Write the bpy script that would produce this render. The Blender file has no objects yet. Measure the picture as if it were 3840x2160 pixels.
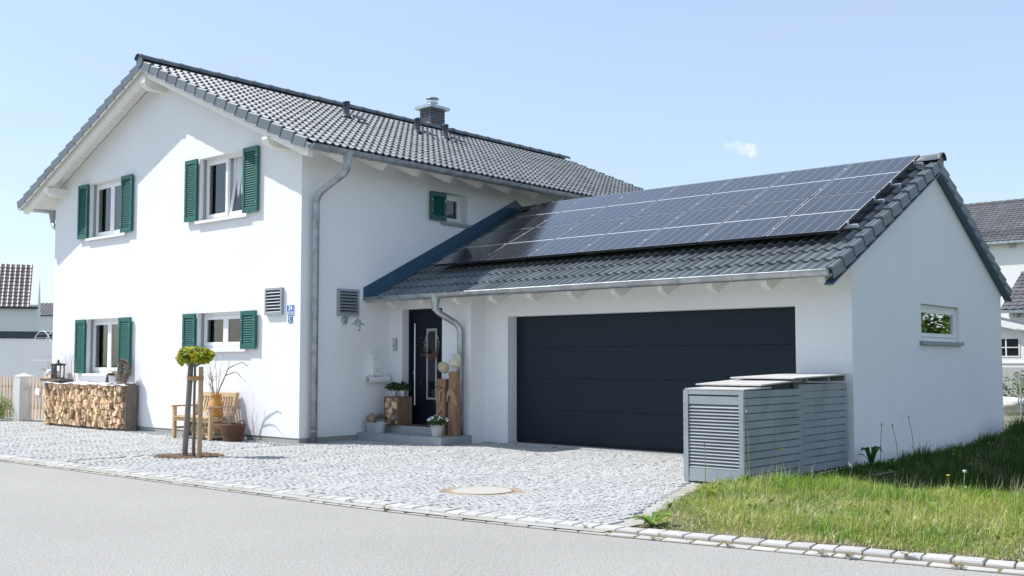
import bpy, math, random
import numpy as np
from mathutils import Vector, Matrix

R = random.Random(11)
sc = bpy.context.scene
col = sc.collection
rad = math.radians
PI = math.pi

# ------------------------------------------------------------------ camera
YAW, PITCH = 0.7164, 0.0595
CAM = Vector((13.6991, -10.5409, 1.3169))
sa, ca, sp, cp = math.sin(YAW), math.cos(YAW), math.sin(PITCH), math.cos(PITCH)
cd = bpy.data.cameras.new("camera")
co = bpy.data.objects.new("camera", cd)
col.objects.link(co)
cr, cf, cu = Vector((ca, sa, 0)), Vector((-sa * cp, ca * cp, sp)), Vector((sa * sp, -ca * sp, cp))
mw = Matrix((cr, cu, -cf)).transposed().to_4x4()
mw.translation = CAM
co.matrix_world = mw
cd.sensor_width = 36.0
cd.lens = 37.014
cd.shift_y = 0.01053
cd.clip_start, cd.clip_end = 0.1, 2000
sc.camera = co

# ------------------------------------------------------------------ light
SUN_DIR = Vector((0.666, 0.40, -1.0)).normalized()      # travel direction of the sunlight
wd = bpy.data.worlds.new("World")
sc.world = wd
wd.use_nodes = True
wn, wl = wd.node_tree.nodes, wd.node_tree.links
wn.clear()
sky = wn.new("ShaderNodeTexSky")
sky.sky_type = 'NISHITA'
sky.sun_disc = False
sky.sun_elevation = math.asin(-SUN_DIR.z)
sky.sun_rotation = math.atan2(-SUN_DIR.x, -SUN_DIR.y)
sky.altitude = 400
sky.air_density = 1.0
sky.dust_density = 1.0
sky.ozone_density = 2.0
SKY_STRENGTH = 0.114
bgs = wn.new("ShaderNodeBackground")
bgs.inputs["Strength"].default_value = SKY_STRENGTH
wo = wn.new("ShaderNodeOutputWorld")
wl.new(bgs.outputs[0], wo.inputs[0])


def wnode(t, **kw):
    n = wn.new(t)
    for k, v in kw.items():
        setattr(n, k, v)
    return n


# thin clouds: a small puff low over the garage and very faint veils elsewhere
wtc = wnode("ShaderNodeTexCoord")
nrm = wnode("ShaderNodeVectorMath", operation='NORMALIZE')
wl.new(wtc.outputs["Generated"], nrm.inputs[0])
CLOUD = (cr * ((2790 - 1920) / 3948.2) + cf + cu * ((1120.5 - 556) / 3948.2)).normalized()
ch = Vector((CLOUD.y, -CLOUD.x, 0)).normalized()
cv = ch.cross(CLOUD).normalized()


def wdot(vec):
    d = wnode("ShaderNodeVectorMath", operation='DOT_PRODUCT')
    wl.new(nrm.outputs[0], d.inputs[0])
    d.inputs[1].default_value = vec
    return d.outputs["Value"]


def wmath(op, a, b=0.0, c=None):
    m = wnode("ShaderNodeMath", operation=op)
    for i, q in enumerate((a, b, c)):
        if q is None:
            continue
        if isinstance(q, (int, float)):
            m.inputs[i].default_value = q
        else:
            wl.new(q, m.inputs[i])
    return m.outputs[0]


a_ = wdot(ch)
b_ = wmath('MULTIPLY_ADD', a_, 0.25, wdot(cv))
rr_ = wmath('ADD', wmath('POWER', wmath('DIVIDE', a_, 0.0185), 2.0), wmath('POWER', wmath('DIVIDE', b_, 0.0075), 2.0))
front_ = wmath('GREATER_THAN', wdot(CLOUD), 0.5)
puff = wmath('SUBTRACT', 1.0, rr_)
nz = wnode("ShaderNodeTexNoise")
nz.inputs["Scale"].default_value = 95
nz.inputs["Detail"].default_value = 6
wl.new(nrm.outputs[0], nz.inputs["Vector"])
puff = wmath('MULTIPLY_ADD', wmath('SUBTRACT', nz.outputs[0], 0.5), 4.2, puff)
puff = wmath('MULTIPLY', wmath('MULTIPLY', puff, 0.48), front_)
pc = wnode("ShaderNodeClamp")
wl.new(puff, pc.inputs[0])
nz2 = wnode("ShaderNodeTexNoise")
nz2.inputs["Scale"].default_value = 3.2
nz2.inputs["Detail"].default_value = 5
vm2 = wnode("ShaderNodeVectorMath", operation='MULTIPLY')
vm2.inputs[1].default_value = (1, 1, 4)
wl.new(nrm.outputs[0], vm2.inputs[0])
wl.new(vm2.outputs[0], nz2.inputs["Vector"])
veil = wmath('ADD', wmath('MULTIPLY', wmath('SUBTRACT', nz2.outputs[0], 0.5), 0.5), 0.55)
mixv = wnode("ShaderNodeMix", data_type='RGBA')
VEIL_COL = (2.3, 2.75, 3.4, 1)
mixv.inputs["B"].default_value = VEIL_COL
wl.new(sky.outputs[0], mixv.inputs["A"])
wl.new(veil, mixv.inputs["Factor"])
mixw = wnode("ShaderNodeMix", data_type='RGBA')
mixw.inputs["B"].default_value = (4.3, 4.35, 4.4, 1)
wl.new(mixv.outputs["Result"], mixw.inputs["A"])
wl.new(pc.outputs[0], mixw.inputs["Factor"])
wl.new(mixw.outputs["Result"], bgs.inputs["Color"])

sl = bpy.data.lights.new("sun", 'SUN')
sl.energy = 2.65
sl.angle = rad(0.53)
sl.color = (1.0, 0.965, 0.915)
so = bpy.data.objects.new("sun", sl)
so.rotation_euler = SUN_DIR.to_track_quat('-Z', 'Y').to_euler()
so.location = (-20, -12, 30)
col.objects.link(so)

vs_ = sc.view_settings
sc.display_settings.display_device = 'sRGB'
vs_.view_transform = 'Standard'
vs_.look = 'None'
vs_.exposure = 1.17
vs_.gamma = 1.0
vs_.use_curve_mapping = False
sc.cycles.max_bounces = 8
sc.cycles.diffuse_bounces = 4
sc.cycles.transparent_max_bounces = 12


# ------------------------------------------------------------------ helpers
class MB:
    """collects vertices and faces, then links them as one mesh object"""

    def __init__(s):
        s.v, s.f = [], []

    def add(s, vs, fs):
        o = len(s.v)
        s.v.extend([tuple(q) for q in vs])
        s.f.extend([tuple(i + o for i in q) for q in fs])
        return s

    def box(s, x0, x1, y0, y1, z0, z1):
        return s.add([(x0, y0, z0), (x1, y0, z0), (x1, y1, z0), (x0, y1, z0), (x0, y0, z1), (x1, y0, z1), (x1, y1, z1), (x0, y1, z1)],
                     [(3, 2, 1, 0), (4, 5, 6, 7), (0, 1, 5, 4), (1, 2, 6, 5), (2, 3, 7, 6), (3, 0, 4, 7)])

    def pbox(s, P, a0, a1, t0, t1, z0, z1):
        vs = [P(a, t, z) for z in (z0, z1) for a, t in ((a0, t0), (a1, t0), (a1, t1), (a0, t1))]
        return s.add(vs, [(3, 2, 1, 0), (4, 5, 6, 7), (0, 1, 5, 4), (1, 2, 6, 5), (2, 3, 7, 6), (3, 0, 4, 7)])

    def obox(s, M, sx, sy, sz):
        vs = [M @ Vector((x * sx / 2, y * sy / 2, z * sz / 2)) for z in (-1, 1) for x, y in ((-1, -1), (1, -1), (1, 1), (-1, 1))]
        return s.add(vs, [(3, 2, 1, 0), (4, 5, 6, 7), (0, 1, 5, 4), (1, 2, 6, 5), (2, 3, 7, 6), (3, 0, 4, 7)])

    def bar(s, p, q, w, h, up=(0, 0, 1)):
        p, q = Vector(p), Vector(q)
        d = (q - p)
        L = d.length
        d.normalize()
        u = Vector(up)
        sd = d.cross(u)
        if sd.length < 1e-4:
            sd = d.cross(Vector((1, 0, 0)))
        sd.normalize()
        u = sd.cross(d)
        M = Matrix((d, sd, u)).transposed().to_4x4()
        M.translation = (p + q) / 2
        return s.obox(M, L, w, h)

    def prism(s, poly, F, t0, t1):
        n = len(poly)
        vs = [F(a, b, t0) for a, b in poly] + [F(a, b, t1) for a, b in poly]
        fs = [tuple(range(n))[::-1], tuple(range(n, 2 * n))] + [(i, (i + 1) % n, n + (i + 1) % n, n + i) for i in range(n)]
        return s.add(vs, fs)

    def tube(s, pts, r, n=8, cap=True):
        pts = [Vector(p) for p in pts]
        m = len(pts)
        rs = r if isinstance(r, (list, tuple)) else [r] * m
        t = (pts[1] - pts[0]).normalized()
        u = t.orthogonal().normalized()
        vs, fs = [], []
        for i in range(m):
            if i == 0:
                t = pts[1] - pts[0]
            elif i == m - 1:
                t = pts[-1] - pts[-2]
            else:
                t = (pts[i + 1] - pts[i]).normalized() + (pts[i] - pts[i - 1]).normalized()
            if t.length < 1e-9:
                t = Vector((0, 0, 1))
            t.normalize()
            u = (u - t * u.dot(t))
            if u.length < 1e-6:
                u = t.orthogonal()
            u.normalize()
            w = t.cross(u)
            for k in range(n):
                a = 2 * PI * k / n
                vs.append(pts[i] + (u * math.cos(a) + w * math.sin(a)) * rs[i])
        for i in range(m - 1):
            for k in range(n):
                k2 = (k + 1) % n
                fs.append((i * n + k, i * n + k2, (i + 1) * n + k2, (i + 1) * n + k))
        if cap:
            fs.append(tuple(range(n))[::-1])
            fs.append(tuple(range((m - 1) * n, m * n)))
        return s.add(vs, fs)

    def lathe(s, prof, c, n=16, sx=1.0, sy=1.0, M=None, caps=True):
        vs, fs = [], []
        for r, z in prof:
            for k in range(n):
                a = 2 * PI * k / n
                p = Vector((r * math.cos(a) * sx, r * math.sin(a) * sy, z))
                if M is not None:
                    p = M @ p
                vs.append(p + Vector(c))
        for i in range(len(prof) - 1):
            for k in range(n):
                k2 = (k + 1) % n
                fs.append((i * n + k, i * n + k2, (i + 1) * n + k2, (i + 1) * n + k))
        if prof[0] == prof[-1]:
            caps = False
        if caps and prof[0][0] > 1e-6:
            fs.append(tuple(range(n))[::-1])
        if caps and prof[-1][0] > 1e-6:
            fs.append(tuple(range((len(prof) - 1) * n, len(prof) * n)))
        return s.add(vs, fs)

    def build(s, name, m, parent=None, smooth=False, kind=None, local=False):
        V = np.array(s.v, dtype=np.float64).reshape(-1, 3)
        if local:
            c = Vector((0, 0, 0))
        else:
            lo, hi = V.min(0), V.max(0)
            c = Vector(((lo[0] + hi[0]) / 2, (lo[1] + hi[1]) / 2, lo[2] if parent is None else (lo[2] + hi[2]) / 2))
            V = V - np.array(c)
        me = bpy.data.meshes.new(name)
        me.from_pydata(V.tolist(), [], s.f)
        if smooth:
            me.polygons.foreach_set("use_smooth", [True] * len(me.polygons))
        me.materials.append(m)
        return link(name, me, c, parent, kind, local)


WL = {}


def wloc(o):
    return WL.get(o.name, Vector((0, 0, 0)))


def link(name, me, c, parent=None, kind=None, local=False):
    o = bpy.data.objects.new(name, me)
    col.objects.link(o)
    if parent is not None:
        o.parent = parent
        o.location = (Vector(c) - wloc(parent)) if not local else Vector(c)
    else:
        o.location = c
    WL[o.name] = Vector(c)
    if kind:
        o['kind'] = kind
    return o


def place(name, me, M, parent, kind=None):
    """a mesh shared between alike pieces, set at world matrix M under an unrotated parent"""
    o = bpy.data.objects.new(name, me)
    col.objects.link(o)
    o.parent = parent
    o.matrix_basis = Matrix.Translation(-wloc(parent)) @ M
    WL[o.name] = M.translation.copy()
    if kind:
        o['kind'] = kind
    return o


def tag(o, label=None, cat=None, group=None, kind=None):
    if label:
        o['label'] = label
    if cat:
        o['category'] = cat
    if group:
        o['group'] = group
    if kind:
        o['kind'] = kind
    return o


def thing(name, label, cat, loc, group=None):
    o = bpy.data.objects.new(name, None)
    o.empty_display_size = 0.1
    col.objects.link(o)
    o.location = loc
    WL[o.name] = Vector(loc)
    return tag(o, label, cat, group)


def part(name, parent, loc):
    o = bpy.data.objects.new(name, None)
    o.empty_display_size = 0.05
    col.objects.link(o)
    o.parent = parent
    o.location = Vector(loc) - wloc(parent)
    WL[o.name] = Vector(loc)
    return o


def smooth_path(pts, r=0.1, n=5):
    """polyline with its corners rounded"""
    pts = [Vector(p) for p in pts]
    out = [pts[0]]
    for i in range(1, len(pts) - 1):
        a, b, c = pts[i - 1], pts[i], pts[i + 1]
        ra = min(r, (a - b).length * 0.49, (c - b).length * 0.49)
        p, q = b + (a - b).normalized() * ra, b + (c - b).normalized() * ra
        for k in range(n + 1):
            t = k / n
            out.append(p * (1 - t) ** 2 + b * 2 * t * (1 - t) + q * t * t)
    out.append(pts[-1])
    return out


# ------------------------------------------------------------------ materials
def M(name, c, rough=0.65, metal=0.0, var=0.0, vs=3.0, rnd=0.0, bump=0.0, bs=40.0, c2=None, c2s=2.0, c2t=(0.45, 0.6), spec=0.5,
      coord='pos', stretch=(1, 1, 1), bd=0.01, isl=False, coat=0.0, det=4.0, hue=0.0, var2=0.0, vs2=0.4):
    m = bpy.data.materials.new(name)
    m.use_nodes = True
    nt = m.node_tree
    N, Lk = nt.nodes, nt.links
    b = N["Principled BSDF"]
    b.inputs["Roughness"].default_value = rough
    b.inputs["Metallic"].default_value = metal
    b.inputs["Specular IOR Level"].default_value = spec
    b.inputs["Coat Weight"].default_value = coat
    b.inputs["Base Color"].default_value = (*c, 1)
    if coord == 'pos':
        src = N.new("ShaderNodeNewGeometry").outputs["Position"]
    else:
        src = N.new("ShaderNodeTexCoord").outputs["Object"]
    if stretch != (1, 1, 1):
        mp = N.new("ShaderNodeVectorMath")
        mp.operation = 'MULTIPLY'
        mp.inputs[1].default_value = stretch
        Lk.new(src, mp.inputs[0])
        src = mp.outputs[0]
        if coord != 'pos':
            oi = N.new("ShaderNodeObjectInfo")
            ad = N.new("ShaderNodeVectorMath")
            ad.operation = 'MULTIPLY_ADD'
            Lk.new(oi.outputs["Random"], ad.inputs[0])
            ad.inputs[1].default_value = (37, 51, 23)
            Lk.new(src, ad.inputs[2])
            src = ad.outputs[0]

    def noise(scale, detail=4.0):
        n = N.new("ShaderNodeTexNoise")
        n.inputs["Scale"].default_value = scale
        n.inputs["Detail"].default_value = detail
        Lk.new(src, n.inputs["Vector"])
        return n.outputs[0]

    def math_(op, x, y=0.0, z=None):
        q = N.new("ShaderNodeMath")
        q.operation = op
        for i, k in enumerate((x, y, z)):
            if k is None:
                continue
            if isinstance(k, (int, float)):
                q.inputs[i].default_value = k
            else:
                Lk.new(k, q.inputs[i])
        return q.outputs[0]

    cur = None
    if c2 is not None:
        mx = N.new("ShaderNodeMix")
        mx.data_type = 'RGBA'
        mx.inputs["A"].default_value = (*c, 1)
        mx.inputs["B"].default_value = (*c2, 1)
        mr = N.new("ShaderNodeMapRange")
        mr.inputs["From Min"].default_value, mr.inputs["From Max"].default_value = c2t
        Lk.new(noise(c2s, 5.0), mr.inputs["Value"])
        Lk.new(mr.outputs[0], mx.inputs["Factor"])
        cur = mx.outputs["Result"]
    if var or rnd or var2:
        hs = N.new("ShaderNodeHueSaturation")
        if cur is None:
            hs.inputs["Color"].default_value = (*c, 1)
        else:
            Lk.new(cur, hs.inputs["Color"])
        val = None
        if var:
            val = math_('MULTIPLY_ADD', math_('SUBTRACT', noise(vs, det), 0.5), 2.4 * var, 1.0)
        if var2:
            v2 = math_('MULTIPLY_ADD', math_('SUBTRACT', noise(vs2, 2.0), 0.5), 2.4 * var2, 1.0)
            val = v2 if val is None else math_('MULTIPLY', val, v2)
        if rnd:
            oi = N.new("ShaderNodeObjectInfo")
            rsrc = oi.outputs["Random"]
            if isl:
                gi = N.new("ShaderNodeNewGeometry")
                rsrc = math_('FRACT', math_('ADD', rsrc, gi.outputs["Random Per Island"]))
            rv = math_('MULTIPLY_ADD', math_('SUBTRACT', rsrc, 0.5), 2 * rnd, 1.0)
            val = rv if val is None else math_('MULTIPLY', val, rv)
            if hue:
                Lk.new(math_('MULTIPLY_ADD', math_('SUBTRACT', math_('FRACT', math_('MULTIPLY', rsrc, 7.31)), 0.5), hue, 0.5), hs.inputs["Hue"])
        Lk.new(val, hs.inputs["Value"])
        cur = hs.outputs[0]
    if cur is not None:
        Lk.new(cur, b.inputs["Base Color"])
    if bump:
        bn = N.new("ShaderNodeBump")
        bn.inputs["Strength"].default_value = bump
        bn.inputs["Distance"].default_value = bd
        Lk.new(noise(bs, 5.0), bn.inputs["Height"])
        Lk.new(bn.outputs[0], b.inputs["Normal"])
    return m


def leafmat(name, c, c2, rough=0.5, scale=6.0, trans=0.45, rnd=0.35):
    """leaves and blades: diffuse plus light passing through"""
    m = bpy.data.materials.new(name)
    m.use_nodes = True
    nt = m.node_tree
    N, Lk = nt.nodes, nt.links
    b = N["Principled BSDF"]
    out = N["Material Output"]
    g = N.new("ShaderNodeNewGeometry")
    nz = N.new("ShaderNodeTexNoise")
    nz.inputs["Scale"].default_value = scale
    nz.inputs["Detail"].default_value = 4
    Lk.new(g.outputs["Position"], nz.inputs["Vector"])
    mr = N.new("ShaderNodeMapRange")
    mr.inputs["From Min"].default_value, mr.inputs["From Max"].default_value = 0.38, 0.62
    Lk.new(nz.outputs[0], mr.inputs["Value"])
    sb = N.new("ShaderNodeMath")
    sb.operation = 'MULTIPLY_ADD'
    Lk.new(g.outputs["Random Per Island"], sb.inputs[0])
    sb.inputs[1].default_value = 0.7
    Lk.new(mr.outputs[0], sb.inputs[2])
    s2 = N.new("ShaderNodeMath")
    s2.operation = 'SUBTRACT'
    s2.use_clamp = True
    Lk.new(sb.outputs[0], s2.inputs[0])
    s2.inputs[1].default_value = 0.35
    mx = N.new("ShaderNodeMix")
    mx.data_type = 'RGBA'
    mx.inputs["A"].default_value = (*c, 1)
    mx.inputs["B"].default_value = (*c2, 1)
    Lk.new(s2.outputs[0], mx.inputs["Factor"])
    hs = N.new("ShaderNodeHueSaturation")
    Lk.new(mx.outputs["Result"], hs.inputs["Color"])
    v = N.new("ShaderNodeMath")
    v.operation = 'MULTIPLY_ADD'
    fr = N.new("ShaderNodeMath")
    fr.operation = 'MULTIPLY'
    fr.inputs[1].default_value = 13.7
    Lk.new(g.outputs["Random Per Island"], fr.inputs[0])
    f2 = N.new("ShaderNodeMath")
    f2.operation = 'FRACT'
    Lk.new(fr.outputs[0], f2.inputs[0])
    Lk.new(f2.outputs[0], v.inputs[0])
    v.inputs[1].default_value = 2 * rnd
    v.inputs[2].default_value = 1 - rnd
    Lk.new(v.outputs[0], hs.inputs["Value"])
    Lk.new(hs.outputs[0], b.inputs["Base Color"])
    b.inputs["Roughness"].default_value = rough
    b.inputs["Specular IOR Level"].default_value = 0.35
    tr = N.new("ShaderNodeBsdfTranslucent")
    Lk.new(hs.outputs[0], tr.inputs["Color"])
    ms = N.new("ShaderNodeMixShader")
    ms.inputs[0].default_value = trans
    Lk.new(b.outputs[0], ms.inputs[1])
    Lk.new(tr.outputs[0], ms.inputs[2])
    Lk.new(ms.outputs[0], out.inputs["Surface"])
    return m


def glassmat(name, tint=(0.86, 0.9, 0.9), refl=1.0):
    m = bpy.data.materials.new(name)
    m.use_nodes = True
    nt = m.node_tree
    N, Lk = nt.nodes, nt.links
    N.remove(N["Principled BSDF"])
    out = N["Material Output"]
    tr = N.new("ShaderNodeBsdfTransparent")
    tr.inputs["Color"].default_value = (*tint, 1)
    gl = N.new("ShaderNodeBsdfGlossy")
    gl.inputs["Roughness"].default_value = 0.02
    fr = N.new("ShaderNodeFresnel")
    fr.inputs["IOR"].default_value = 1.55
    mu = N.new("ShaderNodeMath")
    mu.operation = 'MULTIPLY'
    mu.use_clamp = True
    mu.inputs[1].default_value = 1.8 * refl
    Lk.new(fr.outputs[0], mu.inputs[0])
    ms = N.new("ShaderNodeMixShader")
    Lk.new(mu.outputs[0], ms.inputs[0])
    Lk.new(tr.outputs[0], ms.inputs[1])
    Lk.new(gl.outputs[0], ms.inputs[2])
    Lk.new(ms.outputs[0], out.inputs["Surface"])
    return m


m_plaster = M("plaster", (0.795, 0.80, 0.808), 0.92, var=0.05, vs=16, var2=0.045, vs2=0.8, bump=0.06, bs=60, bd=0.004, spec=0.2)
m_plinth = M("plinth_render", (0.36, 0.35, 0.33), 0.9, var=0.12, vs=6, bump=0.3, bs=60)
m_tile = M("anthracite_tile", (0.108, 0.126, 0.138), 0.46, rnd=0.22, var=0.18, vs=18, bump=0.15, bs=140, bd=0.002, spec=0.6, isl=True)
m_verge = M("anthracite_verge_tile", (0.115, 0.135, 0.155), 0.45, rnd=0.14, var=0.12, vs=14, spec=0.5, isl=True)
m_whitewood = M("white_painted_wood", (0.80, 0.79, 0.75), 0.55, var=0.04, vs=8, rnd=0.03)
m_zinc = M("zinc", (0.46, 0.49, 0.51), 0.36, metal=0.85, var=0.16, vs=7, c2=(0.36, 0.39, 0.41), c2s=5)
m_zinc_dull = M("weathered_zinc", (0.40, 0.43, 0.45), 0.5, metal=0.6, var=0.2, vs=9, c2=(0.30, 0.33, 0.35), c2s=7)
m_flash = M("dark_sheet_metal", (0.045, 0.10, 0.155), 0.42, metal=0.0, var=0.15, vs=3)
m_green = M("green_paint", (0.0045, 0.105, 0.083), 0.42, var=0.06, vs=6, rnd=0.04, spec=0.5)
m_pvc = M("white_window_frame", (0.82, 0.82, 0.82), 0.3, var=0.015, vs=5)
m_sill = M("white_sill_metal", (0.80, 0.80, 0.78), 0.4)
m_sillgrey = M("grey_stone_sill", (0.30, 0.32, 0.34), 0.6, var=0.1, vs=20)
m_rail = M("grey_guide_rail", (0.32, 0.33, 0.35), 0.5)
m_glass = glassmat("window_glass")
m_glass2 = glassmat("garage_window_glass", (0.35, 0.38, 0.38), 2.4)
m_curt = M("grey_curtain", (0.40, 0.44, 0.47), 0.9, var=0.1, vs=6, stretch=(12, 12, 0.6))
m_curtw = M("white_net_curtain", (0.72, 0.74, 0.78), 0.9, var=0.06, vs=6, stretch=(12, 12, 0.6))
m_doordark = M("dark_blue_grey_paint", (0.0045, 0.0155, 0.0265), 0.42, var=0.08, vs=3, spec=0.25, bump=0.06, bs=220, bd=0.001)
m_doordark2 = M("front_door_paint", (0.007, 0.0105, 0.02), 0.5, spec=0.25)
m_steel = M("brushed_steel", (0.62, 0.64, 0.66), 0.28, metal=1.0)
m_alu = M("silver_frame", (0.55, 0.54, 0.52), 0.42, metal=0.5)
m_dglass = M("dark_door_glass", (0.012, 0.016, 0.02), 0.06, spec=0.6)
m_granite = M("grey_granite", (0.33, 0.345, 0.36), 0.8, var=0.2, vs=130, rnd=0.06, bump=0.25, bs=180, bd=0.003, det=2)
m_vent = M("grey_louvre_metal", (0.33, 0.36, 0.39), 0.45, metal=0.25, var=0.05, vs=8)
m_black = M("dark_void", (0.012, 0.012, 0.013), 0.9)
m_white = M("white_enamel", (0.80, 0.81, 0.80), 0.42, var=0.03, vs=14)
m_bin = M("grey_bin_paint", (0.275, 0.305, 0.33), 0.6, var=0.06, vs=7, rnd=0.05, c2=(0.245, 0.275, 0.295), c2s=3, spec=0.3)
m_binlid = M("pale_grey_lid_board", (0.47, 0.46, 0.44), 0.75, var=0.12, vs=9, rnd=0.08)
m_alum_rail = M("aluminium_rail", (0.72, 0.73, 0.75), 0.3, metal=0.9)
m_pframe = M("black_panel_frame", (0.03, 0.032, 0.036), 0.32, metal=0.5)
m_brick = M("anthracite_brick", (0.045, 0.05, 0.058), 0.45, rnd=0.25, var=0.15, vs=30)
m_mortar = M("light_mortar", (0.62, 0.63, 0.64), 0.9)
m_pipe = M("dark_vent_plastic", (0.075, 0.09, 0.11), 0.4, var=0.06, vs=9)

m_cobble = M("granite_sett", (0.385, 0.385, 0.377), 0.8, rnd=0.10, var=0.12, vs=38, bump=0.3, bs=85, bd=0.004, isl=True, hue=0.03, var2=0.06, vs2=0.6)
m_bed = M("jointing_grit", (0.385, 0.38, 0.36), 0.95, var=0.3, vs=60, c2=(0.32, 0.31, 0.25), c2s=1.3)
m_kerb = M("pale_kerb_stone", (0.44, 0.43, 0.405), 0.85, rnd=0.12, var=0.1, vs=30, bump=0.3, bs=110, bd=0.004, isl=True)
m_joint = M("mossy_joint", (0.165, 0.125, 0.08), 0.95, var=0.5, vs=25, c2=(0.13, 0.125, 0.05), c2s=5)
m_asphalt = M("pale_worn_asphalt", (0.312, 0.304, 0.283), 0.88, var=0.62, vs=62, var2=0.10, vs2=0.5, bump=0.6, bs=90, bd=0.006, det=8)
m_gravel = M("grey_gravel", (0.33, 0.34, 0.35), 0.85, rnd=0.4, isl=True)
m_mulch = M("bark_mulch_chip", (0.15, 0.095, 0.062), 0.9, rnd=0.55, isl=True, hue=0.04)
m_concrete = M("concrete_strip", (0.42, 0.42, 0.41), 0.85, var=0.12, vs=20, bump=0.2, bs=120)
m_cast = M("manhole_concrete", (0.42, 0.40, 0.365), 0.85, var=0.06, vs=30)
m_rust = M("rusty_ring", (0.36, 0.25, 0.17), 0.9, var=0.3, vs=30)

m_soil = M("grassy_soil", (0.085, 0.082, 0.042), 0.95, var=0.4, vs=12, c2=(0.17, 0.14, 0.075), c2s=1.5, bump=0.6, bs=40, bd=0.03)
m_ground = M("meadow", (0.16, 0.17, 0.10), 0.95, var=0.3, vs=0.3)
m_grass = leafmat("grass_blade", (0.165, 0.325, 0.032), (0.42, 0.46, 0.11), 0.5, 1.6, 0.42, 0.42)
m_lush_shade = leafmat("lush_shade_toned_grass_blade", (0.030, 0.092, 0.010), (0.075, 0.145, 0.02), 0.5, 1.6, 0.38, 0.42)  # lush green, its colour darkened further to deepen the shade behind the crest
m_straw = leafmat("dry_grass_blade", (0.54, 0.47, 0.26), (0.70, 0.63, 0.40), 0.6, 2.0, 0.3, 0.3)
m_weed = leafmat("weed_leaf", (0.085, 0.18, 0.02), (0.19, 0.28, 0.04), 0.5, 9, 0.35, 0.3)
m_maple = leafmat("maple_leaf", (0.19, 0.31, 0.02), (0.58, 0.50, 0.035), 0.42, 9, 0.42, 0.4)
m_bushl = leafmat("shrub_leaf", (0.055, 0.12, 0.02), (0.13, 0.22, 0.03), 0.5, 6, 0.4, 0.35)
m_hedge = leafmat("hedge_leaf", (0.06, 0.11, 0.03), (0.15, 0.19, 0.05), 0.5, 4, 0.35, 0.35)
m_herb = leafmat("dark_pot_plant_leaf", (0.02, 0.055, 0.018), (0.05, 0.10, 0.03), 0.45, 12, 0.3, 0.35)
m_daisyl = leafmat("daisy_foliage", (0.035, 0.085, 0.025), (0.08, 0.14, 0.04), 0.5, 12, 0.3, 0.35)
m_petal = M("white_petal", (0.82, 0.82, 0.80), 0.6)
m_yellow = M("yellow_flower", (0.75, 0.48, 0.03), 0.6)
m_seed = M("dandelion_fluff", (0.42, 0.42, 0.38), 0.95)
m_stem = M("plant_stem", (0.22, 0.24, 0.10), 0.7, var=0.2, vs=20)
m_bark = M("grey_brown_bark", (0.16, 0.125, 0.10), 0.9, var=0.4, vs=14, stretch=(1, 1, 0.25), bump=0.7, bs=30, bd=0.015)
m_twig = M("dry_twig", (0.20, 0.145, 0.115), 0.85, var=0.25, vs=20)
m_twiglight = M("pale_dry_twig", (0.40, 0.33, 0.27), 0.85, var=0.25, vs=20)
m_logend = M("split_log_wood", (0.68, 0.49, 0.31), 0.8, rnd=0.36, hue=0.04, var=0.22, vs=30, bump=0.3, bs=60, isl=True)
m_logbark = M("log_bark", (0.20, 0.15, 0.115), 0.9, rnd=0.3, var=0.3, vs=25)
m_teak = M("bench_wood", (0.52, 0.36, 0.20), 0.6, rnd=0.12, var=0.2, vs=6, coord='obj', stretch=(3, 3, 3), hue=0.02)
m_stake = M("weathered_stake", (0.20, 0.185, 0.16), 0.85, var=0.3, vs=8, stretch=(6, 6, 0.7))
m_stake2 = M("tan_stake", (0.40, 0.29, 0.17), 0.8, var=0.25, vs=8, stretch=(6, 6, 0.7))
m_coir = M("coconut_fibre", (0.40, 0.25, 0.12), 0.95, var=0.35, vs=40, bump=0.6, bs=60)
m_can = M("ochre_milk_can", (0.52, 0.25, 0.045), 0.45, var=0.1, vs=12)
m_basket = M("brown_wicker", (0.13, 0.062, 0.042), 0.7, rnd=0.25, var=0.3, vs=50, isl=True)
m_fence = M("larch_picket", (0.58, 0.445, 0.33), 0.8, rnd=0.12, var=0.25, vs=5, stretch=(8, 8, 0.8))
m_post_gr = M("granite_gate_post", (0.58, 0.57, 0.55), 0.85, var=0.14, vs=50)
m_driftbrown = M("old_oak_post", (0.32, 0.195, 0.12), 0.85, var=0.42, vs=8, stretch=(9, 9, 0.55), bump=0.8, bs=14, bd=0.015, c2=(0.22, 0.13, 0.075), c2s=5)
m_crate = M("brown_crate_slat", (0.235, 0.145, 0.085), 0.8, rnd=0.14, var=0.3, vs=7, stretch=(7, 7, 0.7))
m_rope = M("hemp_rope", (0.40, 0.29, 0.18), 0.9, var=0.2, vs=60, bump=0.5, bs=90)
m_wire = M("dark_wire", (0.08, 0.06, 0.05), 0.5, metal=0.5)
m_stone = M("tan_stone", (0.48, 0.39, 0.26), 0.8, var=0.3, vs=9, c2=(0.58, 0.52, 0.40), c2s=6, bump=0.3, bs=25)
m_stone2 = M("pale_rough_stone", (0.60, 0.54, 0.42), 0.9, var=0.25, vs=16, bump=1.0, bs=22, bd=0.03)
m_mat = M("door_mat", (0.085, 0.055, 0.04), 0.95, var=0.4, vs=50)
m_dried = M("dried_flower", (0.20, 0.135, 0.075), 0.9, rnd=0.5, isl=True, hue=0.04)
m_zincpot = M("zinc_pot", (0.52, 0.55, 0.57), 0.38, metal=0.55, var=0.14, vs=12)
m_greypot = M("pale_grey_pot", (0.42, 0.44, 0.43), 0.7, var=0.08, vs=14)
m_heather = leafmat("heather", (0.11, 0.075, 0.05), (0.16, 0.13, 0.07), 0.7, 12, 0.25, 0.4)
m_lantern = M("brown_lantern_metal", (0.05, 0.035, 0.03), 0.5, metal=0.3)
m_tin = M("pale_tin", (0.66, 0.69, 0.70), 0.4, metal=0.3)
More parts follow.
